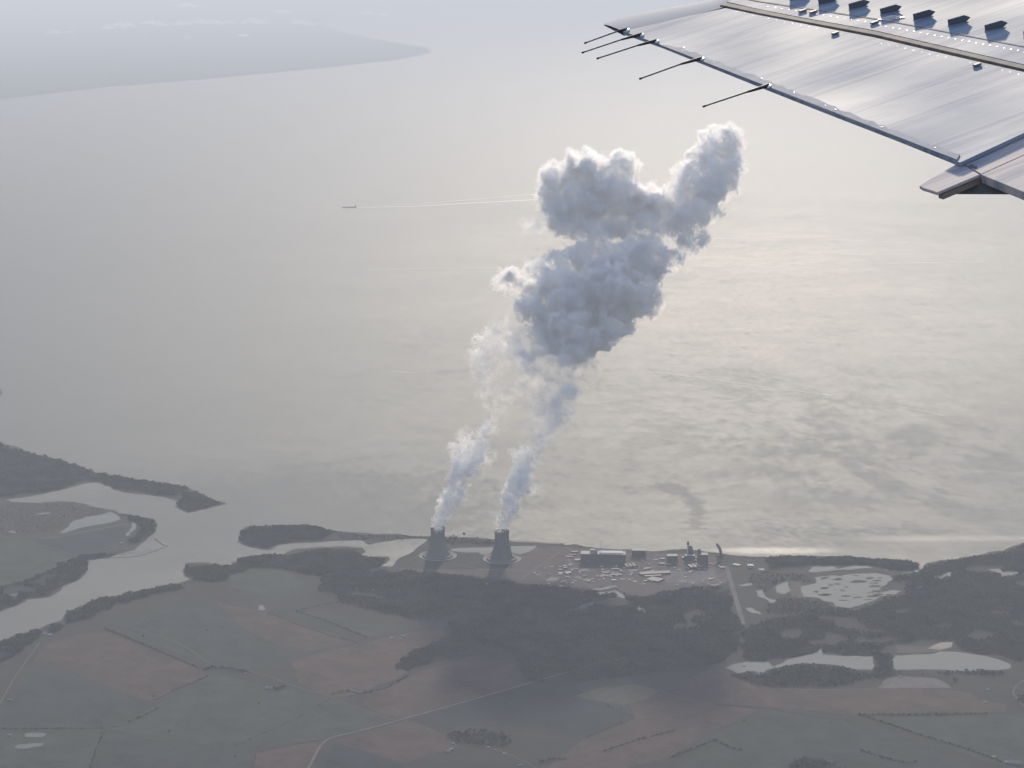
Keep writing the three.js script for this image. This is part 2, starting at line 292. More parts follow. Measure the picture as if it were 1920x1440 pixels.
const CLOUD_B = [[948, 528, 24, 0.62], [972, 532, 32, 0.6], [1003, 522, 36, 0.58], [1035, 505, 34, 0.56], [1065, 490, 30, 0.58], [1095, 500, 36, 0.6], [1045, 565, 52, 0.85], [1095, 570, 74], [1035, 605, 52], [1075, 630, 52], [1140, 545, 66], [1175, 500, 48], [1180, 465, 24], [1220, 490, 44], [1248, 482, 26], [1190, 555, 46], [1160, 590, 44], [1000, 590, 34, 0.7], [990, 570, 26, 0.7], [1120, 625, 40], [985, 630, 34, 0.3], [1140, 470, 22, 0.8], [1095, 470, 20, 0.8], [1085, 660, 34, 0.5], [1050, 690, 38, 0.45], [1060, 725, 32, 0.4], [1035, 745, 30, 0.34], [1020, 700, 36, 0.2], [980, 700, 44, 0.12], [1030, 780, 38, 0.14], [1100, 700, 30, 0.2], [975, 660, 34, 0.36], [1010, 655, 34, 0.4]];
const JET_L = [[820, 988, 11], [823, 979, 13], [828, 967, 15], [834, 955, 17], [841, 942, 19], [849, 928, 21], [856, 914, 23], [862, 900, 25], [868, 886, 26, 0.9], [874, 872, 26, 0.85], [862, 858, 20, 0.8], [888, 862, 24, 0.6], [898, 846, 24, 0.6], [858, 842, 17, 0.6], [880, 832, 22, 0.6], [906, 832, 20, 0.56], [898, 813, 19, 0.6], [914, 800, 16, 0.6], [924, 784, 12, 0.56], [870, 815, 18, 0.4], [910, 850, 28, 0.35], [885, 885, 30, 0.35], [865, 930, 22, 0.3], [920, 770, 18, 0.4], [918, 750, 22, 0.36], [912, 730, 26, 0.34], [908, 705, 26, 0.3], [900, 685, 26, 0.38], [892, 668, 20, 0.44], [905, 650, 24, 0.56], [920, 634, 24, 0.56], [935, 648, 28, 0.45], [950, 630, 32, 0.4], [940, 605, 26, 0.34], [930, 680, 36, 0.18], [945, 740, 42, 0.1], [930, 790, 30, 0.14]];
const JET_R = [[940, 996, 12], [942, 986, 13], [946, 974, 15], [950, 962, 17], [955, 950, 19], [961, 938, 21], [967, 926, 22], [973, 914, 25], [988, 908, 20, 0.7], [975, 898, 24], [980, 884, 24, 0.9], [988, 872, 22, 0.7], [980, 858, 20, 0.7], [968, 848, 15, 0.6], [988, 844, 20, 0.56], [1002, 862, 24, 0.4], [1002, 838, 26, 0.4], [1018, 822, 30, 0.3], [1005, 805, 32, 0.24], [1035, 795, 38, 0.22], [1045, 770, 40, 0.24], [1010, 770, 38, 0.16], [1075, 790, 34, 0.13], [1000, 910, 26, 0.3], [975, 945, 20, 0.25]];
steam('steam_cloud', 'upper grey steam cloud rising to a rightward crest over the lake', 'steam cloud', CLOUD_A, 5.8e-4, 150, 1);
steam('steam_cloud', 'lower dark steam cloud with a white left shoulder below the upper cloud', 'steam cloud', CLOUD_B, 7.4e-4, 150, 1);
steam('steam_plume', 'white steam plume leaving the cooling tower nearer the river', 'steam plume', JET_L, 0.8e-3, 85, 0.62);
steam('steam_plume', 'white steam plume leaving the cooling tower nearer the plant yard', 'steam plume', JET_R, 0.8e-3, 85, 0.62);

// ------------------------------------------------------------------ cooling towers
const concrete = std(0.11, 0.11, 0.115, 1, { specularIntensity: 0.2 }), paleRing = std(0.2, 0.19, 0.18, 1, { specularIntensity: 0.2 });
function coolingTower(at, label) {
  const g = group('cooling_tower', at); tag(g, label, 'cooling tower', 'twin cooling towers');
  const H = 156, prof = [];
  for (let i = 0; i <= 24; i++) { const t = i / 24, y = 9 + t * (H - 9), throat = 0.8, r = t < throat ? 38 * Math.sqrt(1 + ((1 - t / throat) * 1.28) ** 2) : 38 + 2.4 * ((t - throat) / (1 - throat)) ** 2; prof.push([r, y]); }
  const outer = prof.map(([r, y]) => new THREE.Vector2(r, y)), inner = prof.slice().reverse().map(([r, y]) => new THREE.Vector2(r - 1.2, y));
  mesh('shell', new THREE.LatheGeometry([...outer, ...inner, outer[0]], 72), concrete, g);
  mesh('rim', new THREE.TorusGeometry(40.2, 0.9, 8, 72).rotateX(Math.PI / 2).translate(0, H, 0), concrete, g);
  const R0 = prof[0][0];
  for (let i = 0; i < 36; i++) { const a = i / 36 * 6.2832, b = a + (i % 2 ? 0.08 : -0.08), p = V(Math.cos(a) * (R0 - 0.6), 9.4, Math.sin(a) * (R0 - 0.6)), q = V(Math.cos(b) * (R0 + 3), 0, Math.sin(b) * (R0 + 3)); const c = new THREE.CylinderGeometry(0.6, 0.7, p.distanceTo(q), 6); c.translate(0, 0, 0); const m = mesh('column', c, concrete, g); m.position.copy(p.clone().add(q).multiplyScalar(0.5)); m.quaternion.setFromUnitVectors(V(0, 1, 0), p.clone().sub(q).normalize()); }
  mesh('basin_floor', new THREE.CylinderGeometry(98, 98, 0.6, 72).translate(0, 0.5, 0), soilDark, g);
  const wall = [[99, 0], [104, 0], [104, 2.4], [99, 2.4], [99, 0]].map(([a, b]) => new THREE.Vector2(a, b));
  mesh('basin_wall', new THREE.LatheGeometry(wall, 72), paleRing, g);
  mesh('fill_ring', new THREE.LatheGeometry([[66, 0.9], [84, 0.9], [84, 7], [66, 8.6], [66, 0.9]].map(([a, b]) => new THREE.Vector2(a, b)), 72), concrete, g);
  return g;
}
const soilDark = std(0.13, 0.125, 0.115, 0.95);
coolingTower(TOWER[0], 'grey concrete cooling tower nearer the lagoon');
coolingTower(TOWER[1], 'grey concrete cooling tower nearer the plant yard');

// ------------------------------------------------------------------ fields, roads, yards
const FIELD = { brown: [0.052, 0.037, 0.036], brown2: [0.058, 0.042, 0.038], green: [0.024, 0.034, 0.033], green2: [0.032, 0.040, 0.034], dark: [0.014, 0.022, 0.027], yellow: [0.058, 0.055, 0.042], earth: [0.062, 0.052, 0.051], pale: [0.16, 0.15, 0.138], sand: [0.21, 0.185, 0.16], gravel: [0.095, 0.087, 0.086] };  // browns and greens tinted bluish, near haze mixed into the colour
// worked soil: drill rows and tramlines over the grain, each field turned its own way
const rows = dataTex(512, (u, v) => { const row = 0.5 * noise.noise(0.5, v * 46, 3.3) + 0.5 * noise.noise(u * 3, v * 110, 8.8) + (Math.abs((v * 16) % 1 - 0.5) < 0.05 ? -0.5 : 0), s = 0.8 * tileNoise(u, v, 5, 2.7) + 0.5 * tileNoise(u, v, 19, 6.4) + 0.4 * tileNoise(u, v, 61, 1.9) + 0.2 * (rnd() - 0.5); const k = clamp(180 + 120 * s + 60 * row, 50, 255); return [k, k + 5 * s, k - 4 * s]; });
function fieldMat(kind, turn) { const [r, g, b] = FIELD[kind], worked = /brown|green|dark/.test(kind), t = (worked ? rows : grain).clone(); t.repeat.set(worked ? 2.1 : 2.5, worked ? 2.1 : 2.5); t.rotation = turn; t.needsUpdate = true; return std(r * 1.4, g * 1.4, b * 1.4, 1, { map: t, specularIntensity: 0.12 }); }
const FIELDS = [
  ['green2', 'narrow pale green strip along the tree lined lane', [[212, 1168], [262, 1158], [380, 1232], [430, 1262], [410, 1250], [300, 1212]]],
  ['brown', 'brown ploughed field below the river houses', [[90, 1205], [150, 1188], [196, 1186], [390, 1265], [290, 1318], [240, 1302], [60, 1240]]],
  ['green', 'green field beside the pale farm track', [[72, 1235], [240, 1302], [286, 1320], [200, 1364], [0, 1366], [-40, 1366], [10, 1318]]],
  ['green2', 'green pasture holding the two farm ponds', [[-60, 1369], [188, 1366], [168, 1440], [150, 1500], [-80, 1500]]],
  ['green', 'long green field beyond the tree lined lane', [[208, 1170], [262, 1150], [330, 1135], [400, 1128], [470, 1145], [560, 1205], [665, 1208], [545, 1238], [430, 1262], [330, 1215]]],
  ['brown', 'brown field bounded by a thin dark hedge', [[405, 1130], [480, 1143], [560, 1168], [670, 1205], [560, 1224], [500, 1200], [440, 1165]]],
  ['green2', 'wide green field in front of the farm lane', [[200, 1366], [300, 1318], [395, 1264], [480, 1280], [620, 1310], [735, 1350], [610, 1386], [440, 1400], [300, 1390]]],
  ['brown2', 'broad brown field beside the curved wood', [[545, 1240], [680, 1208], [770, 1186], [830, 1178], [840, 1195], [780, 1225], [745, 1245], [765, 1262], [660, 1305], [620, 1308], [560, 1280]]],
  ['brown', 'brown field along the pale country road', [[672, 1310], [770, 1265], [880, 1232], [960, 1240], [985, 1282], [770, 1345], [735, 1350]]],
  ['dark', 'dark green field in the bend of the country road', [[770, 1350], [985, 1288], [1075, 1290], [1190, 1345], [1095, 1382], [1000, 1362], [900, 1350], [840, 1370]]],
  ['brown', 'brown field below the country road', [[622, 1388], [760, 1353], [830, 1376], [860, 1400], [760, 1430], [690, 1410]]],
  ['dark', 'dark green field beside the road bend', [[605, 1440], [625, 1392], [690, 1412], [756, 1434], [770, 1480], [590, 1480]]],
  ['brown', 'brown field left of the road bend', [[480, 1412], [612, 1388], [575, 1450], [470, 1460]]],
  ['green', 'hazy green field in front of the brown field corner', [[300, 1392], [440, 1402], [478, 1414], [465, 1470], [170, 1500], [196, 1372]]],
  ['yellow', 'yellowish grass patch in the farmland', [[1075, 1306], [1125, 1290], [1190, 1283], [1235, 1296], [1210, 1312], [1170, 1322], [1120, 1314]]],
  ['brown', 'brown field crossed by two hedges', [[1180, 1322], [1240, 1300], [1290, 1292], [1340, 1322], [1420, 1330], [1380, 1352], [1330, 1372], [1255, 1420], [1150, 1450], [1010, 1450], [1095, 1386], [1192, 1348]]],
  ['green', 'big bluish green field with dark copses', [[1385, 1352], [1440, 1330], [1560, 1350], [1660, 1370], [1780, 1420], [1840, 1450], [1250, 1460], [1340, 1376]]],
  ['brown2', 'reddish brown field south of the ponds', [[1462, 1295], [1640, 1291], [1780, 1292], [1820, 1300], [1835, 1312], [1890, 1322], [1885, 1334], [1620, 1340], [1600, 1338], [1530, 1315]]],
  ['green2', 'green field between the long hedges', [[1640, 1345], [1890, 1340], [1960, 1336], [1960, 1440], [1850, 1430], [1740, 1385]]],
  ['brown', 'rough brown field west of the ponds', [[1240, 1292], [1310, 1262], [1350, 1250], [1420, 1280], [1460, 1296], [1530, 1318], [1595, 1340], [1440, 1326], [1345, 1320], [1290, 1292]]],
  ['gravel', 'pale stony quarry ground below the wide pond', [[1645, 1290], [1665, 1270], [1700, 1268], [1760, 1272], [1785, 1290], [1700, 1290]]],
  ['earth', 'bare earth bank behind the wide pond', [[1680, 1210], [1740, 1212], [1780, 1205], [1786, 1214], [1760, 1222], [1715, 1226], [1682, 1224]]],
  ['sand', 'sandy clearing in the wood behind the wide pond', [[1740, 1216], [1762, 1205], [1786, 1204], [1784, 1213], [1762, 1219]]],
  ['green2', 'hazy green field under the slanting dark hedge', [[570, 1150], [610, 1142], [680, 1170], [740, 1172], [775, 1182], [690, 1195], [640, 1176]]],
  ['green', 'green strip beside the thin dark hedge', [[500, 1146], [555, 1150], [640, 1182], [680, 1202], [600, 1178]]],
  ['green2', 'pasture by the river trees', [[435, 1078], [470, 1068], [540, 1072], [570, 1095], [545, 1120], [470, 1118], [430, 1098]]],
  ['green2', 'flat field on the far river bank', [[-40, 1018], [35, 1010], [120, 1040], [160, 1052], [150, 1066], [100, 1085], [0, 1112], [-60, 1115]]],
  ['dark', 'dark marsh field inside the river point', [[45, 1012], [120, 1005], [235, 985], [242, 1000], [215, 1022], [150, 1040], [120, 1036]]],
  ['earth', 'bare brown power plant yard', [[745, 1066], [860, 1068], [960, 1065], [975, 1035], [1010, 1026], [1060, 1025], [1100, 1028], [1220, 1036], [1340, 1040], [1350, 1062], [1372, 1085], [1345, 1098], [1300, 1098], [1250, 1108], [1205, 1120], [1170, 1112], [1150, 1098], [1110, 1104], [1040, 1100], [960, 1092], [880, 1078], [800, 1074]]],
  ['gravel', 'grey gravel parking ground in the plant yard', [[1240, 1072], [1340, 1066], [1350, 1090], [1300, 1096], [1250, 1092]]],
  ['earth', 'earth causeway across the marsh pool', [[1478, 1080], [1500, 1086], [1508, 1122], [1512, 1140], [1492, 1140], [1482, 1100]]],
  ['pale', 'pale concrete apron between the cooling towers', [[846, 1033], [925, 1032], [912, 1042], [902, 1040], [897, 1036], [868, 1036]]],
  ['pale', 'pale unpaved pad in the plant yard', [[1022, 1088], [1032, 1082], [1050, 1083], [1044, 1089], [1025, 1090]]],
  ['sand', 'narrow bright beach under the plant', [[958, 1014], [1000, 1016], [1052, 1019], [1050, 1020.5], [1000, 1017.5], [958, 1015.5]]],
];
FIELDS.forEach(([m, label, list], i) => tag(mesh(m === 'earth' || m === 'gravel' || m === 'pale' ? 'yard' : m === 'sand' ? 'sand_bank' : 'field', sheetGeo(ragged(px2(list, LAND), 0.035, 60, true, 3), LAND + 0.25 + i * 0.012), fieldMat(m, [0.5, -0.42, 0.5, -0.42, 1.1][i % 5] + rr(-0.1, 0.1))), label, 'field', null, 'structure'));
const padMats = [fieldMat('pale', 0.3), fieldMat('gravel', 0.8), fieldMat('yellow', 0.2)];
const islets = [[1548, 1084, 16, 3], [1575, 1080, 12, 3], [1570, 1096, 14, 3], [1545, 1104, 16, 4], [1600, 1092, 18, 4], [1630, 1085, 20, 4], [1550, 1116, 18, 5], [1642, 1100, 24, 5], [1605, 1080, 14, 2], [1580, 1108, 10, 2], [1395, 1250, 12, 2]];
for (let i = 0; i < 34; i++) islets.push([rr(1515, 1680), rr(1080, 1128), rr(5, 24), rr(1.2, 4)]);
const pool = PONDS.find((p) => p[1].startsWith('shallow'))[3];
for (const [x, y, w, h] of islets.filter(([x, y], i) => i < 11 || inside(pool, ground(x, y).x, ground(x, y).z))) { const p = []; for (let i = 0; i < 9; i++) { const a = i / 9 * 6.283; p.push([x + Math.cos(a) * w / 2 * rr(0.7, 1.2), y + Math.sin(a) * h / 2 * rr(0.7, 1.2)]); } tag(mesh('reed_island', sheetGeo(ragged(px2(p), 0.15, 12, true, 3), LAND + 1.2), marshMat), 'low dark reed island in the marsh water', 'island', 'reed islands', 'structure'); }

const roadMat = soil(0.115, 0.105, 0.097, 0.2), trackMat = soil(0.095, 0.083, 0.07, 0.2);
const ROADS = [
  ['country_road', 'pale country road bending between brown and green fields', 11, roadMat, [[555, 1470], [580, 1438], [604, 1396], [620, 1385], [680, 1370], [770, 1345], [860, 1320], [985, 1284], [1060, 1262], [1130, 1242], [1260, 1222]]],
  ['farm_lane', 'thin lane running from the river wood past the farmhouses', 5, trackMat, [[240, 1175], [330, 1205], [420, 1255], [480, 1262], [560, 1290], [620, 1308], [690, 1335], [740, 1352]]],
  ['farm_track', 'straight pale farm track down to the river houses', 7, trackMat, [[-10, 1338], [30, 1268], [75, 1205]]],
  ['farm_lane', 'short lane from the country road to the farm copse', 6, trackMat, [[757, 1352], [790, 1362], [820, 1376]]],
  ['farm_track', 'faint track between the brown field and the hedged green fields', 5, trackMat, [[540, 1240], [620, 1222], [690, 1205], [770, 1187]]],
  ['dirt_road', 'straight brown dirt road leaving the plant for the woods', 24, fieldMat('gravel', 0), [[1362, 1062], [1370, 1090], [1380, 1125], [1394, 1172]]],
  ['gravel_track', 'pale track curving through the trees past the wide pond', 9, trackMat, [[1940, 1345], [1915, 1320], [1900, 1300], [1908, 1285], [1940, 1265]]],
  ['service_road', 'grey service road across the plant yard', 9, roadMat, [[975, 1090], [990, 1076], [1020, 1056], [1050, 1036]]],
  ['farm_track', 'pale field edge track south of the ponds', 6, trackMat, [[1350, 1258], [1400, 1276], [1450, 1292], [1540, 1294], [1640, 1292]]],
  ['marsh_track', 'pale track along the dyke of the river marsh', 10, roadMat, [[72, 1012], [110, 1007], [145, 1000], [190, 992], [240, 983]]],
  ['farm_track', 'thin straight track on the far river bank', 6, trackMat, [[45, 1013], [80, 1024], [120, 1036]]],
  ['farm_track', 'faint field track by the yellowish grass', 5, trackMat, [[1235, 1294], [1270, 1308], [1320, 1318]]],
  ['farm_lane', 'lane along the lower farm cluster', 6, trackMat, [[905, 1400], [945, 1412], [985, 1430], [1010, 1445]]],
];
ROADS.forEach(([n, label, w, m, list], i) => { const c = new THREE.CatmullRomCurve3(px2(list, 0), false, 'centripetal').getPoints(list.length * 6); tag(mesh(n, stripGeo(c, w, LAND + 0.95 + i * 0.015), m), label, 'road', null, 'structure'); });

// ------------------------------------------------------------------ trees
const barkMat = std(0.06, 0.05, 0.04, 0.95);
const leafMats = [[0.024, 0.034, 0.028], [0.028, 0.038, 0.031], [0.02, 0.030, 0.028]].map(([r, g, b]) => new THREE.MeshPhysicalMaterial({ color: new THREE.Color(r, g, b), roughness: 1, specularIntensity: 0.02, side: THREE.DoubleSide }));  // leaf greens kept bluish, with some haze tint in the colour
function crownGeo(n, wide = 0.5) { // leaf clumps spread through a lobed crown; unit tree: height 1
  const parts = [], lobes = [];
  for (let i = 0; i < 6; i++) { const a = rr(0, 6.283), r = rr(0, 0.26) * wide / 0.5; lobes.push([Math.cos(a) * r, rr(0.42, 0.8), Math.sin(a) * r, rr(0.15, 0.26)]); }
  lobes.push([0, 0.6, 0, 0.27]);
  const q = new THREE.PlaneGeometry(1, 1), pos = [], nor = [], idx = [];
  const e = new THREE.Euler(), m = new THREE.Matrix4(), p = V(), d = V(), nn = V();
  for (let i = 0; i < n; i++) {
    const L = lobes[i % lobes.length]; d.set(rr(-1, 1), rr(-1, 1), rr(-1, 1)).normalize(); const k = Math.pow(rnd(), 0.4);
    const c = V(L[0], L[1], L[2]).addScaledVector(d, L[3] * k), s = rr(0.07, 0.15);
    m.makeRotationFromEuler(e.set(rr(0, 6), rr(0, 6), rr(0, 6))); nn.set(0, 0, 1).applyMatrix4(m);
    const o = pos.length / 3;
    for (const [u, v] of [[-1, -0.7], [0.2, -1], [1, 0.1], [0.3, 1], [-0.8, 0.6]]) { p.set(u * s / 2 * rr(0.7, 1.3), v * s / 2 * rr(0.7, 1.3), rr(-0.02, 0.02)).applyMatrix4(m).add(c); pos.push(p.x, p.y, p.z); nor.push(nn.x, nn.y, nn.z); }
    idx.push(o, o + 1, o + 2, o, o + 2, o + 3, o, o + 3, o + 4);
  }
  const g = new THREE.BufferGeometry();
  g.setAttribute('position', new THREE.Float32BufferAttribute(pos, 3)); g.setAttribute('normal', new THREE.Float32BufferAttribute(nor, 3)); g.setIndex(idx);
  return g;
}
const trunkGeo = (() => { const t = [new THREE.CylinderGeometry(0.018, 0.034, 0.55, 6).translate(0, 0.275, 0)]; for (let i = 0; i < 4; i++) { const a = i * 1.6; t.push(new THREE.CylinderGeometry(0.006, 0.016, 0.34, 5).translate(0, 0.17, 0).rotateZ(-0.7).rotateY(a).translate(0, 0.36 + i * 0.04, 0)); } return mergeGeometries(t); })();
const crowns = [crownGeo(110), crownGeo(110, 0.65), crownGeo(110, 0.4)];
const woodTree = crowns.map((c) => mergeGeometries([c, (() => { const g = trunkGeo.clone(); g.deleteAttribute('uv'); return g; })()]));
const onWater = (X, Z) => !inside(mainland, X, Z) && !inside(westland, X, Z);
const noTrees = [...PONDS.map((p) => p[3])];
const tone = new THREE.Color();
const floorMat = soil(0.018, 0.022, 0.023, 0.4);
// a wood that reads as one mass: an uncountable canopy
function wood(label, list, spacing = 11, hMin = 11, hMax = 19, thin = 0) {
  const poly = ragged(px2(list, LAND), 0.1, 40, true, 4), [x0, x1, z0, z1] = bounds(poly), per = [[], [], []];
  for (let x = x0; x < x1; x += spacing) for (let z = z0; z < z1; z += spacing) {
    const X = x + rr(-0.6, 0.6) * spacing, Z = z + rr(-0.6, 0.6) * spacing;
    const jx = 55 * fbm(X / 70, 9.1, Z / 70, 2), jz = 55 * fbm(X / 70, 4.7, Z / 70, 2);
    if (fbm(X / 210, 6.6, Z / 210, 2) < -0.22 && spacing < 14) continue;
    if (!inside(poly, X + jx, Z + jz) || onWater(X, Z) || rnd() < thin || noTrees.some((p) => inside(p, X, Z))) continue;
    const k = fbm(X / 90, 3, Z / 90, 2); const h = rr(hMin, hMax) * (1 + k * 0.6);
    per[Math.floor(rnd() * 3)].push([X, Z, h]);
  }
  const o = new THREE.Group(); o.name = numbered('wood'); scene.add(o);
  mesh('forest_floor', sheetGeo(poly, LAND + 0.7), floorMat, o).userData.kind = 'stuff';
  per.forEach((a, i) => {
    if (!a.length) return;
    const im = new THREE.InstancedMesh(woodTree[i], leafMats[i], a.length), m = new THREE.Matrix4(), q = new THREE.Quaternion();
    a.forEach(([X, Z, h], k) => { q.setFromAxisAngle(V(0, 1, 0), rr(0, 6.28)); const w = h * rr(1.2, 1.9); m.compose(V(X, LAND - 0.5, Z), q, V(w, h, w)); im.setMatrixAt(k, m); const n = fbm(X / 130, 2.2, Z / 130, 3) + rr(-0.12, 0.12), n2 = fbm(X / 300, 8.2, Z / 300, 2); im.setColorAt(k, tone.setRGB(Math.max(0.3, 1.1 + 2.4 * n + 0.9 * n2), Math.max(0.35, 1.1 + 2.1 * n + 0.4 * n2), Math.max(0.4, 1.1 + 1.5 * n))); });
    im.name = 'canopy'; im.castShadow = im.receiveShadow = true; im.userData.kind = 'stuff'; o.add(im);
  });
  return tag(o, label, 'wood', null, 'stuff');
}
wood('dense wood covering the outer side of the far river point', [[-130, 785], [0, 833], [60, 853], [110, 865], [175, 889], [230, 897], [275, 903], [330, 913], [352, 918], [330, 932], [270, 920], [215, 915], [190, 901], [160, 900], [130, 910], [60, 925], [0, 932], [-150, 935]], 16, 12, 24);
wood('round clump of trees at the tip of the river point', [[335, 940], [350, 925], [372, 924], [392, 935], [412, 944], [395, 951], [372, 956], [352, 960], [336, 953]], 12, 11, 18, 0.15);
wood('strip of trees along the marsh end of the river point', [[225, 965], [262, 971], [290, 976], [294, 988], [282, 1004], [262, 1018], [248, 1020], [258, 1000], [262, 985]], 11, 10, 17, 0.1);
wood('belt of trees along the far river bank', [[-60, 1110], [0, 1100], [60, 1085], [110, 1062], [140, 1046], [200, 1038], [240, 1028], [215, 1041], [166, 1049], [162, 1063], [148, 1086], [118, 1098], [95, 1115], [50, 1120], [0, 1142], [-60, 1160]], 12, 10, 17, 0.25);
wood('wooded head of the barrier spit', [[450, 1012], [452, 1000], [465, 992], [500, 988], [560, 987], [600, 992], [630, 998], [600, 1012], [520, 1019], [500, 1026], [475, 1023]], 11, 12, 20);
wood('low scrub trees along the barrier spit', [[630, 998], [700, 1003], [800, 1007], [860, 1009], [925, 1013], [925, 1022], [860, 1021], [812, 1018], [800, 1010], [750, 1009], [690, 1012], [640, 1011]], 14, 6, 11, 0.2);
wood('dense trees on the river corner', [[348, 1068], [352, 1058], [385, 1057], [425, 1064], [440, 1058], [448, 1048], [505, 1042], [540, 1044], [600, 1032], [660, 1034], [720, 1052], [710, 1064], [640, 1072], [600, 1080], [560, 1070], [470, 1064], [430, 1078], [415, 1092], [380, 1090], [360, 1086]], 12, 11, 19, 0.05);
wood('trees lining the near river bank', [[120, 1162], [128, 1150], [165, 1131], [240, 1115], [335, 1096], [345, 1102], [280, 1116], [215, 1134], [195, 1150], [150, 1165], [125, 1170]], 12, 11, 18, 0.1);
wood('grove around the river houses', [[-60, 1230], [0, 1205], [45, 1189], [75, 1181], [110, 1170], [118, 1178], [80, 1190], [62, 1200], [40, 1225], [0, 1238], [-60, 1250]], 12, 11, 19, 0.1);
wood('large dark wood south of the cooling towers', [[600, 1080], [680, 1072], [745, 1068], [860, 1080], [960, 1094], [1040, 1102], [1110, 1108], [1170, 1114], [1205, 1122], [1250, 1110], [1300, 1100], [1345, 1102], [1368, 1100], [1385, 1160], [1395, 1180], [1350, 1245], [1250, 1260], [1120, 1275], [1000, 1280], [985, 1268], [965, 1236], [890, 1225], [830, 1240], [770, 1255], [750, 1245], [790, 1215], [850, 1190], [845, 1172], [780, 1160], [720, 1150], [640, 1130], [590, 1110]], 12, 9, 14, 0.06);
wood('band of tall trees along the shore beside the plant', [[1442, 1050], [1480, 1047], [1600, 1049], [1700, 1054], [1722, 1061], [1720, 1066], [1700, 1068], [1660, 1064], [1640, 1060], [1560, 1058], [1480, 1062], [1445, 1064]], 11, 15, 24);
wood('wide dark wood east of the marsh', [[1744, 1060], [1770, 1055], [1830, 1046], [1880, 1037], [1920, 1022], [1990, 1004], [2100, 990], [2100, 1240], [1900, 1238], [1860, 1226], [1800, 1218], [1790, 1200], [1680, 1205], [1640, 1228], [1550, 1222], [1470, 1235], [1400, 1238], [1395, 1185], [1430, 1165], [1520, 1145], [1560, 1142], [1600, 1146], [1640, 1134], [1660, 1122], [1700, 1114], [1690, 1100], [1680, 1078], [1720, 1078]], 12.5, 10, 15, 0.05);
wood('marsh thickets between the pools', [[1405, 1078], [1440, 1072], [1500, 1076], [1520, 1082], [1525, 1092], [1480, 1090], [1450, 1100], [1440, 1112], [1410, 1100]], 14, 5, 9, 0.3);
wood('thicket below the earth causeway', [[1440, 1130], [1458, 1124], [1490, 1118], [1512, 1124], [1545, 1130], [1560, 1140], [1510, 1146], [1440, 1152]], 13, 6, 11, 0.2);
wood('trees on the causeway bank between the two ponds', [[1642, 1228], [1668, 1226], [1674, 1250], [1668, 1262], [1640, 1262]], 11, 9, 15, 0.1);
wood('tree belt along the near side of the ponds', [[1370, 1268], [1400, 1262], [1420, 1268], [1460, 1256], [1500, 1248], [1560, 1250], [1610, 1260], [1680, 1260], [1780, 1261], [1890, 1259], [1890, 1263], [1700, 1264], [1640, 1272], [1600, 1282], [1520, 1286], [1450, 1288], [1400, 1278]], 13, 9, 15, 0.12);
wood('dark scrub beside the quarry ground', [[1730, 1266], [1790, 1268], [1800, 1278], [1785, 1286], [1755, 1272]], 12, 6, 10, 0.1);
wood('trees beside the curving gravel track', [[1905, 1310], [1935, 1275], [2050, 1260], [2050, 1345], [1945, 1350]], 14, 8, 14, 0.15);
wood('marsh scrub on the far river bank', [[-60, 950], [20, 946], [100, 944], [160, 949], [205, 959], [140, 972], [100, 996], [40, 1000], [-60, 1005]], 24, 4, 8, 0.45);
wood('curved dark copse in the brown fields', [[742, 1248], [765, 1230], [820, 1206], [880, 1190], [900, 1225], [830, 1238], [770, 1260]], 13, 9, 14, 0.1);
wood('small copse cut by the picture of the green field', [[1475, 1434], [1500, 1422], [1540, 1424], [1560, 1430], [1600, 1420], [1602, 1436], [1560, 1444], [1480, 1446]], 12, 8, 13, 0.1);
wood('lower farm trees around the white sheds', [[840, 1380], [900, 1368], [960, 1385], [955, 1402], [900, 1398], [850, 1392]], 14, 8, 13, 0.3);

// single trees that stand out: a trunk and a crown each
function makeTree(k) { const g = new THREE.Group(); mesh('trunk', trunkGeo, barkMat, g); mesh('crown', crowns[k], leafMats[k], g); return g; }
const protoTree = [0, 1, 2].map(makeTree);
function tree(px, py, h, label, grp, k = Math.floor(rnd() * 3), wide = rr(0.9, 1.35)) { const t = protoTree[k].clone(); t.name = numbered('tree'); t.position.copy(ground(px, py, LAND)); t.rotation.y = rr(0, 6.28); t.scale.set(h * wide, h, h * wide); scene.add(t); return tag(t, label, 'tree', grp); }
const lone = [[388, 1184, 13, 'large lone tree in the long green field'], [416, 1179, 11, 'smaller lone tree beside the large one in the long green field'], [367, 1200, 9, 'small tree near the lane in the long green field'], [485, 1322, 14, 'lone tree below the white barn'], [318, 1374, 16, 'lone tree in the corner of the hazy green field'], [441, 1422, 14, 'lone tree left of the brown field corner'], [268, 1195, 15, 'tall tree standing out of the lane hedge'], [1140, 1326, 12, 'round tree at the edge of the yellowish grass'], [1164, 1330, 11, 'round tree next to the brown field corner'], [1395, 1354, 11, 'lone tree on the border of the bluish green field'], [870, 1006, 26, 'tall ragged pine on the barrier spit'], [850, 1008, 18, 'slim pine beside the tall ragged pine'], [895, 1010, 14, 'thin pine on the spit near the plant tower'], [288, 1308, 14, 'bushy tree where the hedge meets the green field'], [430, 1208, 8, 'small bush tree alone in the long green field'], [1558, 1356, 8, 'bush tree in the bluish green field']];
for (const [x, y, h, l] of lone) tree(x, y, h, l, 'lone field trees');
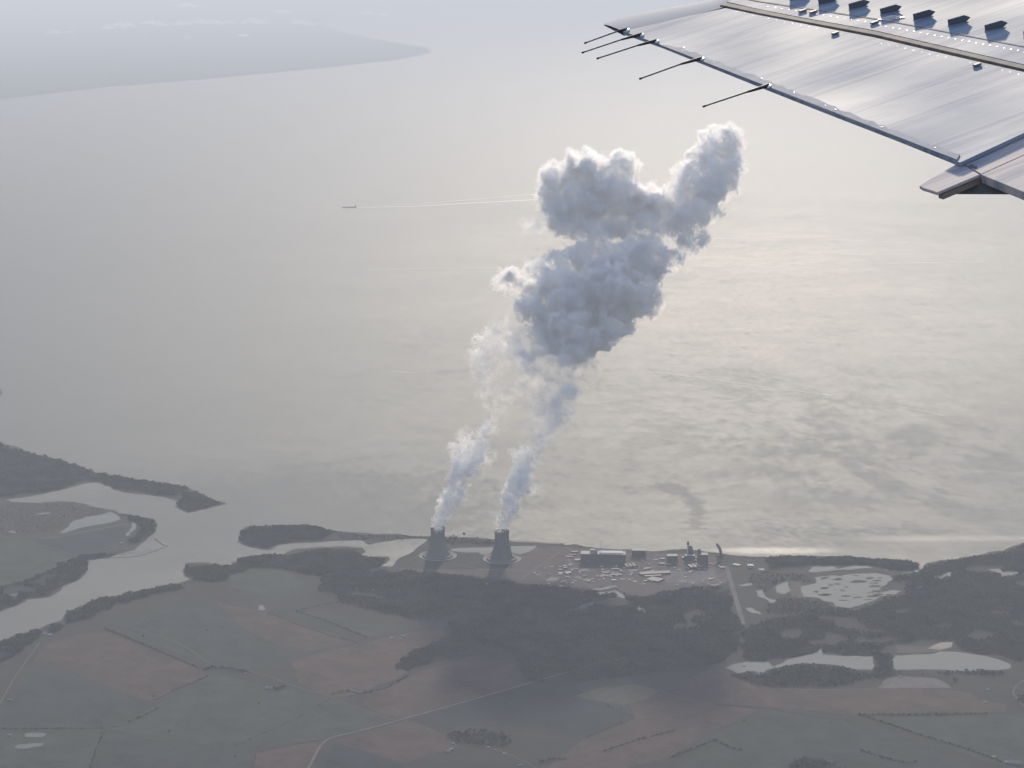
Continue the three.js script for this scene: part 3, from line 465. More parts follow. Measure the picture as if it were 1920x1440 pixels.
const HEDGES = [
  ['tree in the hedge along the farm lane', 'lane hedge trees', [[195, 1178], [250, 1200], [300, 1222], [370, 1252]], 44, 6, 10],
  ['tree in the hedge below the green field corner', 'field hedge trees', [[290, 1314], [320, 1298], [390, 1268]], 16, 5, 9],
  ['tree in the hedge above the farm ponds', 'pond hedge trees', [[-10, 1366], [80, 1367], [200, 1366], [232, 1361]], 34, 4, 8],
  ['tree in the short hedge down from the farm ponds', 'pond hedge trees', [[196, 1370], [182, 1400], [168, 1440]], 14, 4, 7],
  ['tree in the ragged hedge by the hazy green field', 'field hedge trees', [[240, 1356], [270, 1342], [298, 1328]], 10, 5, 9],
  ['tree around the farmhouses on the lane', 'farm trees', [[380, 1258], [400, 1250], [430, 1254], [470, 1262]], 22, 8, 13],
  ['tree beside the white barn', 'farm trees', [[500, 1290], [520, 1292], [535, 1288]], 12, 9, 14],
  ['tree around the farm by the curved copse', 'farm trees', [[622, 1302], [650, 1296], [675, 1302], [720, 1292], [765, 1268]], 30, 6, 11],
  ['tree in the dark hedge below the reddish brown field', 'long hedge trees', [[1608, 1341], [1700, 1341], [1800, 1340], [1850, 1339]], 34, 7, 11],
  ['tree in the long slanting hedge between green fields', 'long hedge trees', [[1606, 1338], [1660, 1356], [1730, 1380], [1810, 1404], [1880, 1430]], 48, 7, 11],
  ['tree in the broken hedge in the brown field', 'brown field hedge trees', [[1128, 1410], [1170, 1396], [1210, 1384], [1265, 1370]], 24, 6, 11],
  ['tree in the forked hedge of the brown field', 'brown field hedge trees', [[1255, 1422], [1300, 1404], [1340, 1388], [1370, 1402], [1390, 1408]], 28, 6, 11],
  ['tree in the dark hedge crossing the green field', 'green field hedge trees', [[1615, 1408], [1660, 1422], [1700, 1432], [1720, 1428]], 18, 7, 11],
  ['tree in the thin dark hedge by the brown field', 'thin hedge trees', [[500, 1148], [560, 1172], [620, 1192], [672, 1206]], 24, 4, 7],
  ['tree in the slanting dark hedge north of the thin hedge', 'thin hedge trees', [[640, 1128], [600, 1136], [555, 1146], [600, 1160], [660, 1184], [690, 1196]], 36, 5, 9],
  ['tree in the faint hedge across the wide green field', 'field hedge trees', [[440, 1400], [500, 1372], [560, 1345], [620, 1310]], 14, 3, 6],
  ['tree in the hedge left of the brown field corner', 'field hedge trees', [[470, 1460], [480, 1414], [545, 1398], [610, 1386]], 12, 3, 6],
  ['tree in the hedge between the dark and brown fields', 'brown field hedge trees', [[1075, 1290], [1130, 1318], [1190, 1345], [1095, 1384]], 12, 3, 6],
  ['tree in the hedge under the rough brown field', 'brown field hedge trees', [[1340, 1322], [1440, 1328], [1530, 1345], [1600, 1352]], 14, 3, 6],
  ['tree in the copse edge by the lower farm lane', 'farm trees', [[1010, 1430], [1040, 1424], [1060, 1424]], 12, 7, 12],
];
const shrubGeo = crownGeo(40, 0.9).translate(0, -0.3, 0);
for (const [label, grp, list, , h0] of HEDGES) { // the continuous shrubs of each hedge
  const c = px2(list, LAND), per = []; for (let i = 1; i < c.length; i++) { const l = c[i].distanceTo(c[i - 1]), n = Math.round(l / 3.6); for (let k = 0; k < n; k++) if (rnd() < 0.86) per.push(c[i - 1].clone().lerp(c[i], (k + rnd()) / n)); }
  const im = new THREE.InstancedMesh(shrubGeo, leafMats[2], per.length), m = new THREE.Matrix4(), q = new THREE.Quaternion();
  per.forEach((p, k) => { const h = h0 * rr(0.55, 1.1), w = h * rr(1.2, 2); q.setFromAxisAngle(V(0, 1, 0), rr(0, 6.28)); p.x += rr(-2, 2); p.z += rr(-2, 2); m.compose(p, q, V(w, h, w)); im.setMatrixAt(k, m); });
  im.name = numbered('hedge'); im.castShadow = im.receiveShadow = true; scene.add(im); tag(im, label.replace(/^tree /, 'low shrubs '), 'hedge', null, 'stuff');
}
for (const [label, grp, list, n, h0, h1] of HEDGES) { let L = 0; const seg = []; for (let i = 1; i < list.length; i++) { const l = Math.hypot(list[i][0] - list[i - 1][0], 3 * (list[i][1] - list[i - 1][1])); seg.push(l); L += l; }
  const N = Math.round(n * 0.62); for (let k = 0; k < N; k++) { let t = (k + rr(0.1, 0.9)) / N * L, i = 0; while (i < seg.length - 1 && t > seg[i]) t -= seg[i++]; const f = Math.min(1, t / seg[i]); tree(list[i][0] + (list[i + 1][0] - list[i][0]) * f + rr(-1, 1), list[i][1] + (list[i + 1][1] - list[i][1]) * f + rr(-0.6, 0.6), rr(h0, h1), label, grp, undefined, rr(1.4, 2.4)); } }

// ------------------------------------------------------------------ buildings
const wallDark = std(0.06, 0.063, 0.07, 1, { specularIntensity: 0.3 }), wallPale = std(0.3, 0.29, 0.28, 0.9), roofPale = std(0.23, 0.205, 0.18, 0.95), roofGrey = std(0.17, 0.17, 0.175, 0.85), roofWhite = std(0.38, 0.38, 0.37, 0.9), metal = std(0.55, 0.56, 0.58, 0.35, { metalness: 0.7 }), windowMat = std(0.05, 0.06, 0.07, 0.15), rustRoof = std(0.3, 0.25, 0.21, 0.85), doorMat = std(0.12, 0.12, 0.13, 0.7);
const box = (w, h, d, x = 0, y = 0, z = 0) => new THREE.BoxGeometry(w, h, d).translate(x, y + h / 2, z);
// flat-roofed industrial building
function shed(px, py, w, d, h, turn, label, { roof = roofPale, wall = wallDark, ribs = 0, vents = 0, name = 'plant_building', windows = true } = {}) {
  const g = group(name, ground(px, py, LAND), turn); tag(g, label, 'building');
  mesh('wall', box(w, h, d), wall, g);
  mesh('roof', box(w + 1.2, 0.8, d + 1.2, 0, h, 0), roof, g);
  for (let i = 0; i < ribs; i++) mesh('roof_monitor', box(w / ribs * 0.28, 2.2, d * 0.92, (i + 0.5 - ribs / 2) * w / ribs + w / ribs * 0.3, h + 0.8, 0), wallDark, g);
  for (let i = 0; i < vents; i++) mesh('roof_vent', box(4, 3, 4, (i + 0.5 - vents / 2) * w / vents, h + 0.8, d * 0.3), roofWhite, g);
  if (windows) { const n = Math.max(2, Math.round(w / 14)); for (let i = 0; i < n; i++) mesh('window', box(w / n * 0.5, Math.min(3, h * 0.3), 0.3, (i + 0.5 - n / 2) * w / n, h * 0.55, d / 2 + 0.1), windowMat, g); mesh('door', box(5, Math.min(5, h * 0.6), 0.3, -w * 0.3, 0, d / 2 + 0.2), doorMat, g); }
  return g;
}
{ // turbine hall
  const g = group('turbine_hall', ground(1131, 1052, LAND), -0.06); tag(g, 'long dark turbine hall with pale roof vents on the lake side', 'building');
  mesh('wall', box(240, 46, 62), wallDark, g); mesh('roof', box(242, 1, 64, 0, 46, 0), roofGrey, g);
  mesh('bright_roof', box(125, 4, 40, 42, 47, -8), roofWhite, g);
  for (let i = 0; i < 7; i++) mesh('roof_vent', box(8, 5, 8, -10 + i * 17, 47, 22), roofWhite, g);
  mesh('stair_block', box(26, 16, 20, -58, 47, -6), wallPale, g); mesh('stair_block', box(14, 10, 16, -38, 47, 8), wallDark, g);
  mesh('mast', new THREE.CylinderGeometry(0.9, 1.6, 60, 8).translate(-12, 77, -20), metal, g);
  for (let i = 0; i < 12; i++) mesh('window', box(9, 6, 0.4, (i - 5.5) * 19, 24, 31.2), windowMat, g);
  mesh('door', box(12, 12, 0.5, -80, 0, 31.3), doorMat, g);
}
shed(1198, 1042, 74, 40, 34, 0, 'dark square service building past the turbine hall', { roof: roofGrey });
shed(1260, 1053, 56, 40, 36, 0.05, 'dark windowless block beside the reactor tower', { roof: roofGrey, windows: false });
{ // reactor group
  const g = group('reactor_building', ground(1293, 1050, LAND)); tag(g, 'dark stepped reactor building under a white vent stack', 'building');
  mesh('wall', box(54, 30, 46), wallDark, g); mesh('upper_wall', box(26, 64, 26, 4, 0, -12), wallDark, g);
  mesh('dome', new THREE.SphereGeometry(13, 24, 10, 0, 6.2832, 0, Math.PI / 2).translate(4, 64, -12), wallDark, g);
  mesh('vent_stack', new THREE.CylinderGeometry(4.2, 5.2, 84, 16).translate(-9, 42, -10), roofWhite, g);
  mesh('stack_cap', new THREE.CylinderGeometry(6.5, 6.2, 13, 16).translate(-9, 90, -10), wallDark, g);
  for (let i = 0; i < 4; i++) mesh('cap_rod', box(0.9, 8, 0.9, -9 + (i - 1.5) * 3.6, 96, -10), wallDark, g);
  mesh('roof', box(55, 1, 20, 0, 30, 12.5), roofWhite, g);
}
{
  const g = group('reactor_building', ground(1317, 1056, LAND)); tag(g, 'dark reactor building with a rounded corner turret', 'building');
  mesh('wall', box(54, 52, 44), wallDark, g); mesh('roof', box(55, 1, 45, 0, 52, 0), roofGrey, g);
  mesh('turret', new THREE.CylinderGeometry(10, 10, 66, 24).translate(-17, 33, -8), wallDark, g);
  mesh('turret_dome', new THREE.SphereGeometry(10, 20, 8, 0, 6.2832, 0, Math.PI / 2).translate(-17, 66, -8), wallDark, g);
}
{ // leaning stack
  const g = group('leaning_stack', ground(1351, 1044, LAND)); tag(g, 'dark leaning stack with a pale tip at the lake edge', 'stack');
  const c = new THREE.CatmullRomCurve3([V(2, 0, 0), V(1, 22, 0), V(-5, 44, 0), V(-15, 62, 0), V(-20, 68, 0)]);
  mesh('pipe', new THREE.TubeGeometry(c, 24, 7.5, 14), wallDark, g);
  mesh('tip', new THREE.SphereGeometry(6.5, 16, 10).translate(-21, 70, 0), roofPale, g);
  mesh('base', box(30, 12, 26), wallDark, g);
}
shed(1183, 1062, 62, 56, 9, 0.25, 'pale roofed warehouse with two dark roof slots near the turbine hall', { ribs: 3 });
shed(1303, 1065, 66, 56, 15, 0.3, 'pale roofed warehouse with two dark roof slots below the reactors', { ribs: 3, roof: rustRoof });
shed(1228, 1076, 165, 40, 8, 0.19, 'longest pale shed lying across the plant yard', {});
shed(1228, 1088, 72, 60, 7, -0.6, 'bright tan roofed shed below the longest shed', { roof: roofPale });
shed(1224, 1081, 90, 16, 6, 0.19, 'grey strip shed tucked behind the tan roofed shed', { roof: roofGrey });
shed(1155, 1079, 58, 18, 6, 0.03, 'narrow pale shed in the middle of the yard', {});
shed(1151, 1089, 24, 14, 5, 0, 'small white roofed hut in the middle of the yard', { roof: roofWhite });
shed(1154, 1068, 40, 14, 5, 0, 'grey roofed hut behind the narrow pale shed', { roof: roofGrey });
shed(1215, 1067, 30, 18, 6, 0, 'pale roofed hut behind the longest shed', { roof: roofPale });
shed(1241, 1058, 30, 22, 6, -0.2, 'tan roofed hut next to the dark windowless block', { roof: roofPale });
shed(1254, 1060, 22, 16, 5, 0.2, 'tiny pale hut next to the dark windowless block', { roof: roofPale });
shed(1242, 1049, 26, 16, 5, -0.5, 'slanted pale hut behind the tan roofed hut', { roof: roofGrey });
shed(1354, 1065, 28, 24, 6, 0, 'tan roofed shed at the top of the dirt road', { roof: roofPale });
shed(1407, 1064, 30, 30, 14, 0, 'boxy building with a gleaming white roof past the dirt road', { roof: roofWhite, wall: wallPale });
shed(1428, 1069, 30, 30, 4, 0.3, 'low pale pavilion past the gleaming white roof', { roof: roofPale, wall: wallPale });
shed(1381, 1060, 26, 40, 5, 0.9, 'low tan shed between the dirt road and the white roof', { roof: rustRoof, wall: wallPale });
shed(1077, 1036, 34, 20, 6, 0.1, 'pale hut at the lake end of the hut row', {});
shed(1074, 1041, 36, 14, 5, 0.1, 'second pale hut from the lake in the hut row', {});
shed(1068, 1045, 38, 18, 5, 0.12, 'third pale hut from the lake in the hut row', {});
shed(1083, 1051, 28, 30, 5, 0.1, 'grey roofed hut beside the turbine hall wall', { roof: roofGrey });
shed(1060, 1066, 22, 14, 5, 0.1, 'lone pale hut below the hut row', {});
shed(1065, 1075, 30, 30, 6, 0.1, 'square grey roofed shed above the pale pad', { roof: roofGrey });
shed(1051, 1076, 20, 16, 5, 0.1, 'small white roofed shed above the pale pad', { roof: roofWhite });
shed(1303, 1047, 30, 10, 6, 0, 'white roofed annex in front of the reactors', { roof: roofWhite });
shed(1302, 1052, 22, 12, 6, 0, 'second white roofed annex in front of the reactors', { roof: roofWhite });
shed(1282, 1047, 20, 14, 8, 0, 'small annex between the dark blocks', { roof: roofWhite });
shed(1128, 1063, 20, 12, 4, 0.3, 'bright small kiosk on the bare yard', { roof: roofWhite });
for (let i = 0; i < 6; i++) { const g = group('storage_tank', ground(1402 + i * 3.6, 1045.5 + i * 0.1, LAND)); tag(g, 'small white storage tank in the row of six by the beach', 'tank', 'row of white tanks'); mesh('drum', new THREE.CylinderGeometry(3.6, 3.6, 7, 20).translate(0, 3.5, 0), roofWhite, g); mesh('lid', new THREE.CylinderGeometry(0.8, 3.7, 1.4, 20).translate(0, 7.7, 0), roofWhite, g); }
for (let i = 0; i < 5; i++) { const g = group('storage_tank', ground(1398 + i * 5, 1051.5 + (i % 2), LAND)); tag(g, 'small grey storage tank behind the row of six', 'tank', 'grey tanks'); mesh('drum', new THREE.CylinderGeometry(3, 3, 5, 18).translate(0, 2.5, 0), wallPale, g); mesh('lid', new THREE.CylinderGeometry(0.6, 3.1, 1.1, 18).translate(0, 5.5, 0), roofWhite, g); }

// gabled houses and barns
function house(px, py, w, d, h, turn, label, roof = roofWhite, name = 'farmhouse') {
  const g = group(name, ground(px, py, LAND), turn); tag(g, label, name === 'barn' ? 'barn' : 'house');
  mesh('wall', box(w, h, d), wallPale, g);
  const s = new THREE.Shape(); s.moveTo(-d / 2 - 0.6, 0); s.lineTo(0, d * 0.32); s.lineTo(d / 2 + 0.6, 0); s.closePath();
  mesh('roof', new THREE.ExtrudeGeometry(s, { depth: w + 1, bevelEnabled: false }).translate(0, h, -w / 2 - 0.5).rotateY(Math.PI / 2), roof, g);
  mesh('door', box(1.4, 2.2, 0.2, 0, 0, d / 2 + 0.05), doorMat, g);
  for (const k of [-1, 1]) mesh('window', box(1.6, 1.4, 0.2, k * w * 0.3, h * 0.45, d / 2 + 0.05), windowMat, g);
  return g;
}
house(84, 1189, 18, 11, 4, 0.2, 'white roofed river house nearer the water', roofWhite, 'river_house');
house(93, 1191, 22, 11, 4, 0.1, 'white roofed river house nearer the field', roofWhite, 'river_house');
house(396, 1250, 14, 9, 5, 0.5, 'white farmhouse among trees on the lane');
house(462, 1264, 20, 10, 5, -0.1, 'grey roofed farmhouse shaded by trees', roofGrey);
house(505, 1291, 34, 18, 6, -0.2, 'pale roofed barn standing by itself in the green field', roofPale, 'barn');
house(659, 1303, 20, 11, 4, 0.1, 'grey farmhouse beside the curved copse hedge', roofPale);
house(19, 1313, 22, 9, 4, 0.05, 'long low shed beside the straight farm track', roofPale, 'barn');
house(735, 1197, 14, 9, 4, -0.3, 'white house on the faint field track, first of three');
house(752, 1199, 12, 8, 4, 0.2, 'white house on the faint field track, middle of three');
house(757, 1194, 10, 8, 4, 0.1, 'white house on the faint field track, last before the wood');
house(671, 1105, 12, 8, 4, 0, 'pale cottage inside the dark wood');
house(699, 1108, 10, 8, 5, 0.3, 'bright cottage inside the dark wood');
house(840, 1409, 20, 11, 5, 0.25, 'pale roofed barn of the lower farm', roofPale, 'barn');
house(846, 1406, 16, 8, 5, 0.3, 'white roofed shed behind the lower farm barn', roofWhite, 'barn');
house(850, 1395, 10, 8, 5, 0, 'white farmhouse behind the lower farm sheds');
house(916, 1402, 12, 8, 4, 0.3, 'white cottage on the lower lane near the trees');
house(946, 1414, 12, 8, 4, -0.2, 'white cottage halfway along the lower lane');
house(975, 1435, 22, 10, 4, 0.3, 'grey roofed cottage at the end of the lower lane', roofPale);
house(1903, 1431, 44, 26, 6, -0.2, 'wide tan roofed barn beside the slanting hedge', roofPale, 'barn');
house(1888, 1430, 18, 12, 5, -0.2, 'white roofed shed against the tan barn', roofWhite, 'barn');
house(1863, 1420, 14, 9, 4, 0.2, 'small white house up the hedge from the tan barn');
house(1852, 1294, 14, 8, 4, 0.1, 'small white house near the gravel track');
house(1848, 1317, 14, 8, 4, 0, 'small white house at the brown field edge');
house(18, 1379, 14, 8, 4, 0.1, 'small white house next to the farm ponds');
house(228, 1019, 16, 10, 5, 0.3, 'bright white boathouse by the marina', roofWhite, 'river_house');
house(380, 929, 12, 9, 5, 0.1, 'white cottage under the trees at the river point tip', roofWhite, 'river_house');
house(207, 1026, 12, 8, 4, 0.2, 'tan cottage beside the marina trees', rustRoof, 'river_house');
house(238, 1030, 12, 8, 4, -0.2, 'tan cottage at the marina shore', rustRoof, 'river_house');
house(78, 1054, 12, 8, 4, 0.2, 'small house in the flat field across the river', rustRoof, 'river_house');
house(132, 1060, 34, 26, 3, 0.4, 'low pale barn among the far bank trees', roofPale, 'barn');
house(911, 1096, 14, 10, 5, 0.1, 'white house in the wood below the cooling towers');
house(1687, 1269, 12, 8, 4, 0, 'white hut at the edge of the quarry ground', roofWhite, 'quarry_hut');

// bare concrete and gravel pads worn into the yard
for (let i = 0; i < 26; i++) { const px = rr(1000, 1345), py = rr(1050, 1098), w = rr(8, 30), h = rr(2, 6), p = []; if (px > 1080 && px < 1180 && py < 1062) continue; for (let k = 0; k < 8; k++) { const a = k / 8 * 6.283; p.push([px + Math.cos(a) * w * rr(0.3, 0.6), py + Math.sin(a) * h * rr(0.3, 0.6)]); } tag(mesh('gravel_pad', sheetGeo(ragged(px2(p, LAND), 0.12, 10, true, 3), LAND + 0.72 + i * 0.008), padMats[i % 3]), 'worn pale patch of ground in the plant yard', 'ground', 'worn patches in the plant yard', 'structure'); }
// the small huts, cabins and stores that crowd the yard
for (let i = 0; i < 126; i++) {
  const z = i % 3, px = z === 0 ? rr(1050, 1190) : z === 1 ? rr(1190, 1350) : rr(1000, 1340), py = (z === 0 ? rr(1058, 1096) : z === 1 ? rr(1046, 1104) : rr(1064, 1100)) ;
  if ((px > 1085 && px < 1178 && py < 1060) || (px > 1240 && px < 1285 && py > 1072 && py < 1090)) continue;
  const big = rnd() < 0.25, w = big ? rr(16, 30) : rr(6, 13), dd = rr(7, 13), h = rr(3, 6), g = group('yard_hut', ground(px, py, LAND), [0.15, 0.22, -0.5][i % 3]), ri = [0, 0, 1, 1, 1, 2, 2, 3][Math.floor(rnd() * 8)], r = [roofPale, roofGrey, rustRoof, roofWhite][ri];
  tag(g, (big ? 'wide ' : 'small ') + ['tan', 'grey', 'brown', 'white'][ri] + ' roofed hut ' + (px < 1110 ? 'near the hut row' : px < 1190 ? 'in the middle of the plant yard' : px < 1280 ? 'around the longest shed' : 'toward the dirt road') , 'hut', 'huts in the plant yard');
  mesh('wall', box(w, h, dd), wallPale, g); mesh('roof', box(w + 0.6, 0.4, dd + 0.6, 0, h, 0), r, g); mesh('door', box(1.6, 2.2, 0.2, w * 0.2, 0, dd / 2 + 0.05), doorMat, g);
}
[['yard_road', 'pale road skirting the turbine hall', [[1060, 1040], [1078, 1062], [1110, 1068], [1180, 1066], [1240, 1064], [1340, 1062]], 12], ['yard_road', 'pale road from the yard past the longest shed', [[1120, 1066], [1150, 1074], [1190, 1092], [1220, 1100], [1290, 1094], [1350, 1080], [1366, 1072]], 11], ['yard_road', 'thin road between the cooling towers and the huts', [[860, 1060], [905, 1068], [985, 1072], [1040, 1080], [1100, 1096]], 8], ['yard_road', 'lake side road behind the turbine hall', [[1010, 1024], [1060, 1028], [1090, 1036], [1180, 1044], [1260, 1042], [1350, 1048]], 9]].forEach(([n, l, list, w], i) => tag(mesh(n, stripGeo(new THREE.CatmullRomCurve3(px2(list, 0), false, 'centripetal').getPoints(40), w, LAND + 1.2 + i * 0.02), roadMat), l, 'road', null, 'structure'));

// parked cars
const carPaint = [roofWhite, std(0.6, 0.61, 0.63, 0.25, { metalness: 0.5 }), std(0.1, 0.12, 0.2, 0.3), std(0.3, 0.05, 0.04, 0.3)], glassMat = std(0.04, 0.05, 0.06, 0.08), tyre = std(0.02, 0.02, 0.02, 0.9);
const bodyShape = new THREE.Shape([[-2.2, 0.35], [2.2, 0.35], [2.2, 0.85], [1.3, 0.98], [-2.1, 1.0], [-2.25, 0.8]].map(([a, b]) => new THREE.Vector2(a, b))), bodyGeo = new THREE.ExtrudeGeometry(bodyShape, { depth: 1.7, bevelSize: 0.06, bevelThickness: 0.06, bevelSegments: 1 }).translate(0, 0, -0.85);
const cabGeo = new THREE.ExtrudeGeometry(new THREE.Shape([[-1.7, 1.0], [1.1, 1.0], [0.4, 1.5], [-1.2, 1.52]].map(([a, b]) => new THREE.Vector2(a, b))), { depth: 1.5, bevelEnabled: false }).translate(0, 0, -0.75), wheelGeo = new THREE.CylinderGeometry(0.34, 0.34, 0.22, 12).rotateX(Math.PI / 2);
function car(px, py, turn, paint, label) { const g = group('parked_car', ground(px, py, LAND + 0.75), turn); tag(g, label, 'car', 'cars parked at the plant'); mesh('body', bodyGeo, carPaint[paint], g); mesh('cabin', cabGeo, glassMat, g); for (const [x, z] of [[-1.4, -0.85], [1.4, -0.85], [-1.4, 0.85], [1.4, 0.85]]) mesh('wheel', wheelGeo, tyre, g).position.set(x, 0.34, z); }
const paintWord = ['white', 'silver', 'dark blue', 'red'];
for (let i = 0; i < 46; i++) { const row = i % 4, p = [0, 0, 1, 1, 0, 2, 3][i % 7]; car(1245 + rr(0, 36), 1075 + row * 3.2 + rr(-0.3, 0.3), rr(-0.1, 0.1) + 1.3, p, paintWord[p] + ' car parked on the gravel ground beside the sheds'); }
for (let i = 0; i < 10; i++) { const p = [0, 1, 0, 2][i % 4]; car(1058 + rr(0, 12), 1052 + rr(-1, 1.5), 1.4 + rr(-0.1, 0.1), p, paintWord[p] + ' car parked by the hut row'); }
for (let i = 0; i < 14; i++) { const p = [0, 1, 1, 2][i % 4]; car(1346 + rr(0, 14), 1086 + rr(0, 10), 0.8 + rr(-0.1, 0.1), p, paintWord[p] + ' car parked beside the dirt road'); }

// breakwaters, docks and boats
const rockMat = soil(0.09, 0.085, 0.08, 0.1);
function dyke(name, label, list, w, h) { const c = new THREE.CatmullRomCurve3(px2(list, 0)).getPoints(30), parts = []; for (let i = 1; i < c.length; i++) { const a = c[i - 1], b = c[i], l = a.distanceTo(b); const g = new THREE.CylinderGeometry(w * rr(0.3, 0.5), w * rr(0.55, 0.8), h, 6).rotateY(rr(0, 3)); g.scale(l / w * 1.1, 1, 1); g.rotateY(-Math.atan2(b.z - a.z, b.x - a.x)); g.translate((a.x + b.x) / 2, h / 2 - 0.8, (a.z + b.z) / 2); parts.push(g); } return tag(mesh(name, mergeGeometries(parts), rockMat), label, 'breakwater'); }
dyke('breakwater', 'short slanted breakwater at the marina mouth', [[289, 1009], [297, 1015], [306, 1022], [314, 1025]], 7, 2.6);
dyke('breakwater', 'long breakwater closing the marina', [[200, 1046], [235, 1045], [262, 1042], [285, 1035], [307, 1027]], 7, 2.6);
const hullShape = new THREE.Shape(); hullShape.moveTo(-4, -1.3); hullShape.lineTo(2, -1.3); hullShape.quadraticCurveTo(4.2, -0.8, 5, 0); hullShape.quadraticCurveTo(4.2, 0.8, 2, 1.3); hullShape.lineTo(-4, 1.3); hullShape.closePath();
const hullGeo = new THREE.ExtrudeGeometry(hullShape, { depth: 1.4, bevelEnabled: true, bevelSize: 0.15, bevelThickness: 0.15, bevelSegments: 1 }).rotateX(-Math.PI / 2);
for (let i = 0; i < 26; i++) { const t = rnd(), u = rnd(); const g = group('motor_boat', ground(225 + t * 72 , 1039 - t * 7 + u * 5 - 3, 0.05), rr(-0.4, 0.4) + 0.5); tag(g, 'small white motor boat moored inside the marina breakwater', 'boat', 'boats in the marina'); mesh('hull', hullGeo, i % 3 ? wallPale : roofWhite, g); mesh('cabin', box(2.6, 1.3, 1.8, 0.2, 1.4, 0), roofWhite, g); mesh('windscreen', box(0.2, 0.8, 1.6, 1.65, 1.6, 0), glassMat, g); }
for (const [x, y, w] of [[245, 1036, 60], [268, 1037, 50], [282, 1033, 40]]) { const g = group('dock', ground(x, y, 0), 0.45); tag(g, 'narrow floating dock inside the marina', 'dock', 'marina docks'); mesh('deck', box(w, 0.5, 2.4, 0, 0.6, 0), wallPale, g); for (let i = 0; i < 5; i++) mesh('pile', new THREE.CylinderGeometry(0.2, 0.2, 2.4, 6).translate((i - 2) * w / 5, 0.9, 1.4), barkMat, g); }

// the freighter and the wakes
{
  const p = ground(655, 389.5, 0), g = group('lake_freighter', p, 0.08); tag(g, 'long dark lake freighter trailing a white wake', 'ship');
  const s = new THREE.Shape(); s.moveTo(95, -11); s.lineTo(-80, -11); s.quadraticCurveTo(-96, -8, -100, 0); s.quadraticCurveTo(-96, 8, -80, 11); s.lineTo(95, 11); s.quadraticCurveTo(100, 0, 95, -11);
  const hullMat = std(0.42, 0.4, 0.39, 0.9);
  mesh('hull', new THREE.ExtrudeGeometry(s, { depth: 13, bevelEnabled: false }).rotateX(-Math.PI / 2), hullMat, g);
  for (let i = 0; i < 8; i++) mesh('hatch', box(14, 1.4, 15, -66 + i * 18, 13, 0), rockMat, g);
  mesh('superstructure', box(16, 17, 20, 84, 13, 0), wallDark, g); mesh('funnel', new THREE.CylinderGeometry(3, 3.6, 12, 12).translate(90, 36, 0), wallDark, g);
  mesh('foremast', new THREE.CylinderGeometry(0.6, 0.8, 16, 8).translate(-86, 21, 0), wallDark, g);
}
const glintFoam = std(0.9, 0.9, 0.88, 0.9), glintFoamThin = std(0.72, 0.72, 0.71, 0.9);  // pale foam, its white raised to paint in the glint on the wakes
const WAKES = [['bright wake stretching behind the freighter', [[671, 389.4], [720, 388], [790, 386], [860, 382], [1010, 374]], [14, 46], glintFoam], ['fainter upper arm of the freighter wake', [[700, 387], [780, 382], [860, 376], [1000, 364]], [8, 22], glintFoamThin],
  ['thin broken wake crossing the lake behind the lower cloud', [[690, 505.5], [760, 504], [840, 502.8], [930, 501.5]], [7, 7], glintFoamThin], ['thin wake on the bright water beyond the upper cloud', [[1320, 447], [1450, 447], [1580, 450], [1700, 455]], [16, 24], glintFoamThin], ['second thin wake below the one beyond the upper cloud', [[1325, 462], [1440, 466], [1625, 477]], [16, 20], glintFoamThin], ['long straight wake on the bright water', [[1270, 499], [1400, 498], [1640, 494], [1900, 490]], [10, 14], glintFoamThin],
  ['short white wake of a fast boat in calm water', [[735, 697], [760, 698], [784, 699.5]], [7, 2], glintFoamThin], ['slanting broken wake across the ruffled water', [[1225, 697], [1320, 709], [1440, 726], [1560, 741]], [6, 8], glintFoamThin], ['slanting wake close to the ruffled patches', [[1620, 754], [1690, 763], [1770, 779]], [3, 5], glintFoamThin]];
WAKES.forEach(([label, list, w, m], i) => { const c = new THREE.CatmullRomCurve3(px2(list, 0)).getPoints(40); for (const p of c) { p.x += rr(-1, 1) * w[0] * 0.1; p.z += rr(-1, 1) * w[0] * 0.3; } tag(mesh('wake', stripGeo(c, w, 0.35 + i * 0.02), m), label, 'wake', null, 'structure'); });

// small cumulus far off over the other shore
const CUM = [[100, 60, 9], [215, 50, 14], [235, 46, 12], [285, 42, 12], [300, 46, 10], [340, 44, 10], [375, 40, 14], [400, 42, 12], [430, 42, 8], [475, 40, 14], [490, 42, 10], [565, 42, 12], [580, 45, 8], [350, 72, 7], [130, 60, 6], [455, 66, 6], [530, 22, 10], [690, 24, 8], [720, 27, 8], [350, 10, 12]];
for (const [x, y, r] of CUM) {
  const z = 108000, pts = [];
  const c = atDepth(x, y, z), R = r * 108000 / F;
  for (let i = 0; i < 240; i++) { const a = rr(0, 6.283), q = Math.sqrt(rnd()); const X = c.x + Math.cos(a) * q * R * 1.7, Z = c.z + Math.sin(a) * q * R * 1.6, top = (1 - q * q) * R * 0.75 * (1 + 1.2 * fbm(X / 260, 1, Z / 260, 3)); pts.push(X, c.y - R * 0.25 + rnd() * Math.max(0, top), Z, rr(0.5, 1.4)); }
  tag(mesh('cumulus_cloud', flakes(pts, R * 0.16), steamMat), 'small pale cumulus cloud far off over the hazy shore', 'cloud', 'distant cumulus clouds');
}


// ------------------------------------------------------------------ the aircraft wing
const WN = V(-0.2, 0.905, 0.385).normalize(), WC = V(-0.954, -0.33, 0.376); WC.addScaledVector(WN, -WC.dot(WN)).normalize();   // wing plane normal and aft direction, camera axes
const WS = new THREE.Vector3().crossVectors(WC, WN).normalize();
const WH = 1.643;                                                                            // eye above the wing plane, metres
const WO = camRay(1700, 200).multiplyScalar(-WH / camRay(1700, 200).dot(WN));                // a point of the wing surface
const wp = (px, py, off = 0) => { const r = camRay(px, py); return r.multiplyScalar((-WH + off) / r.dot(WN)); };
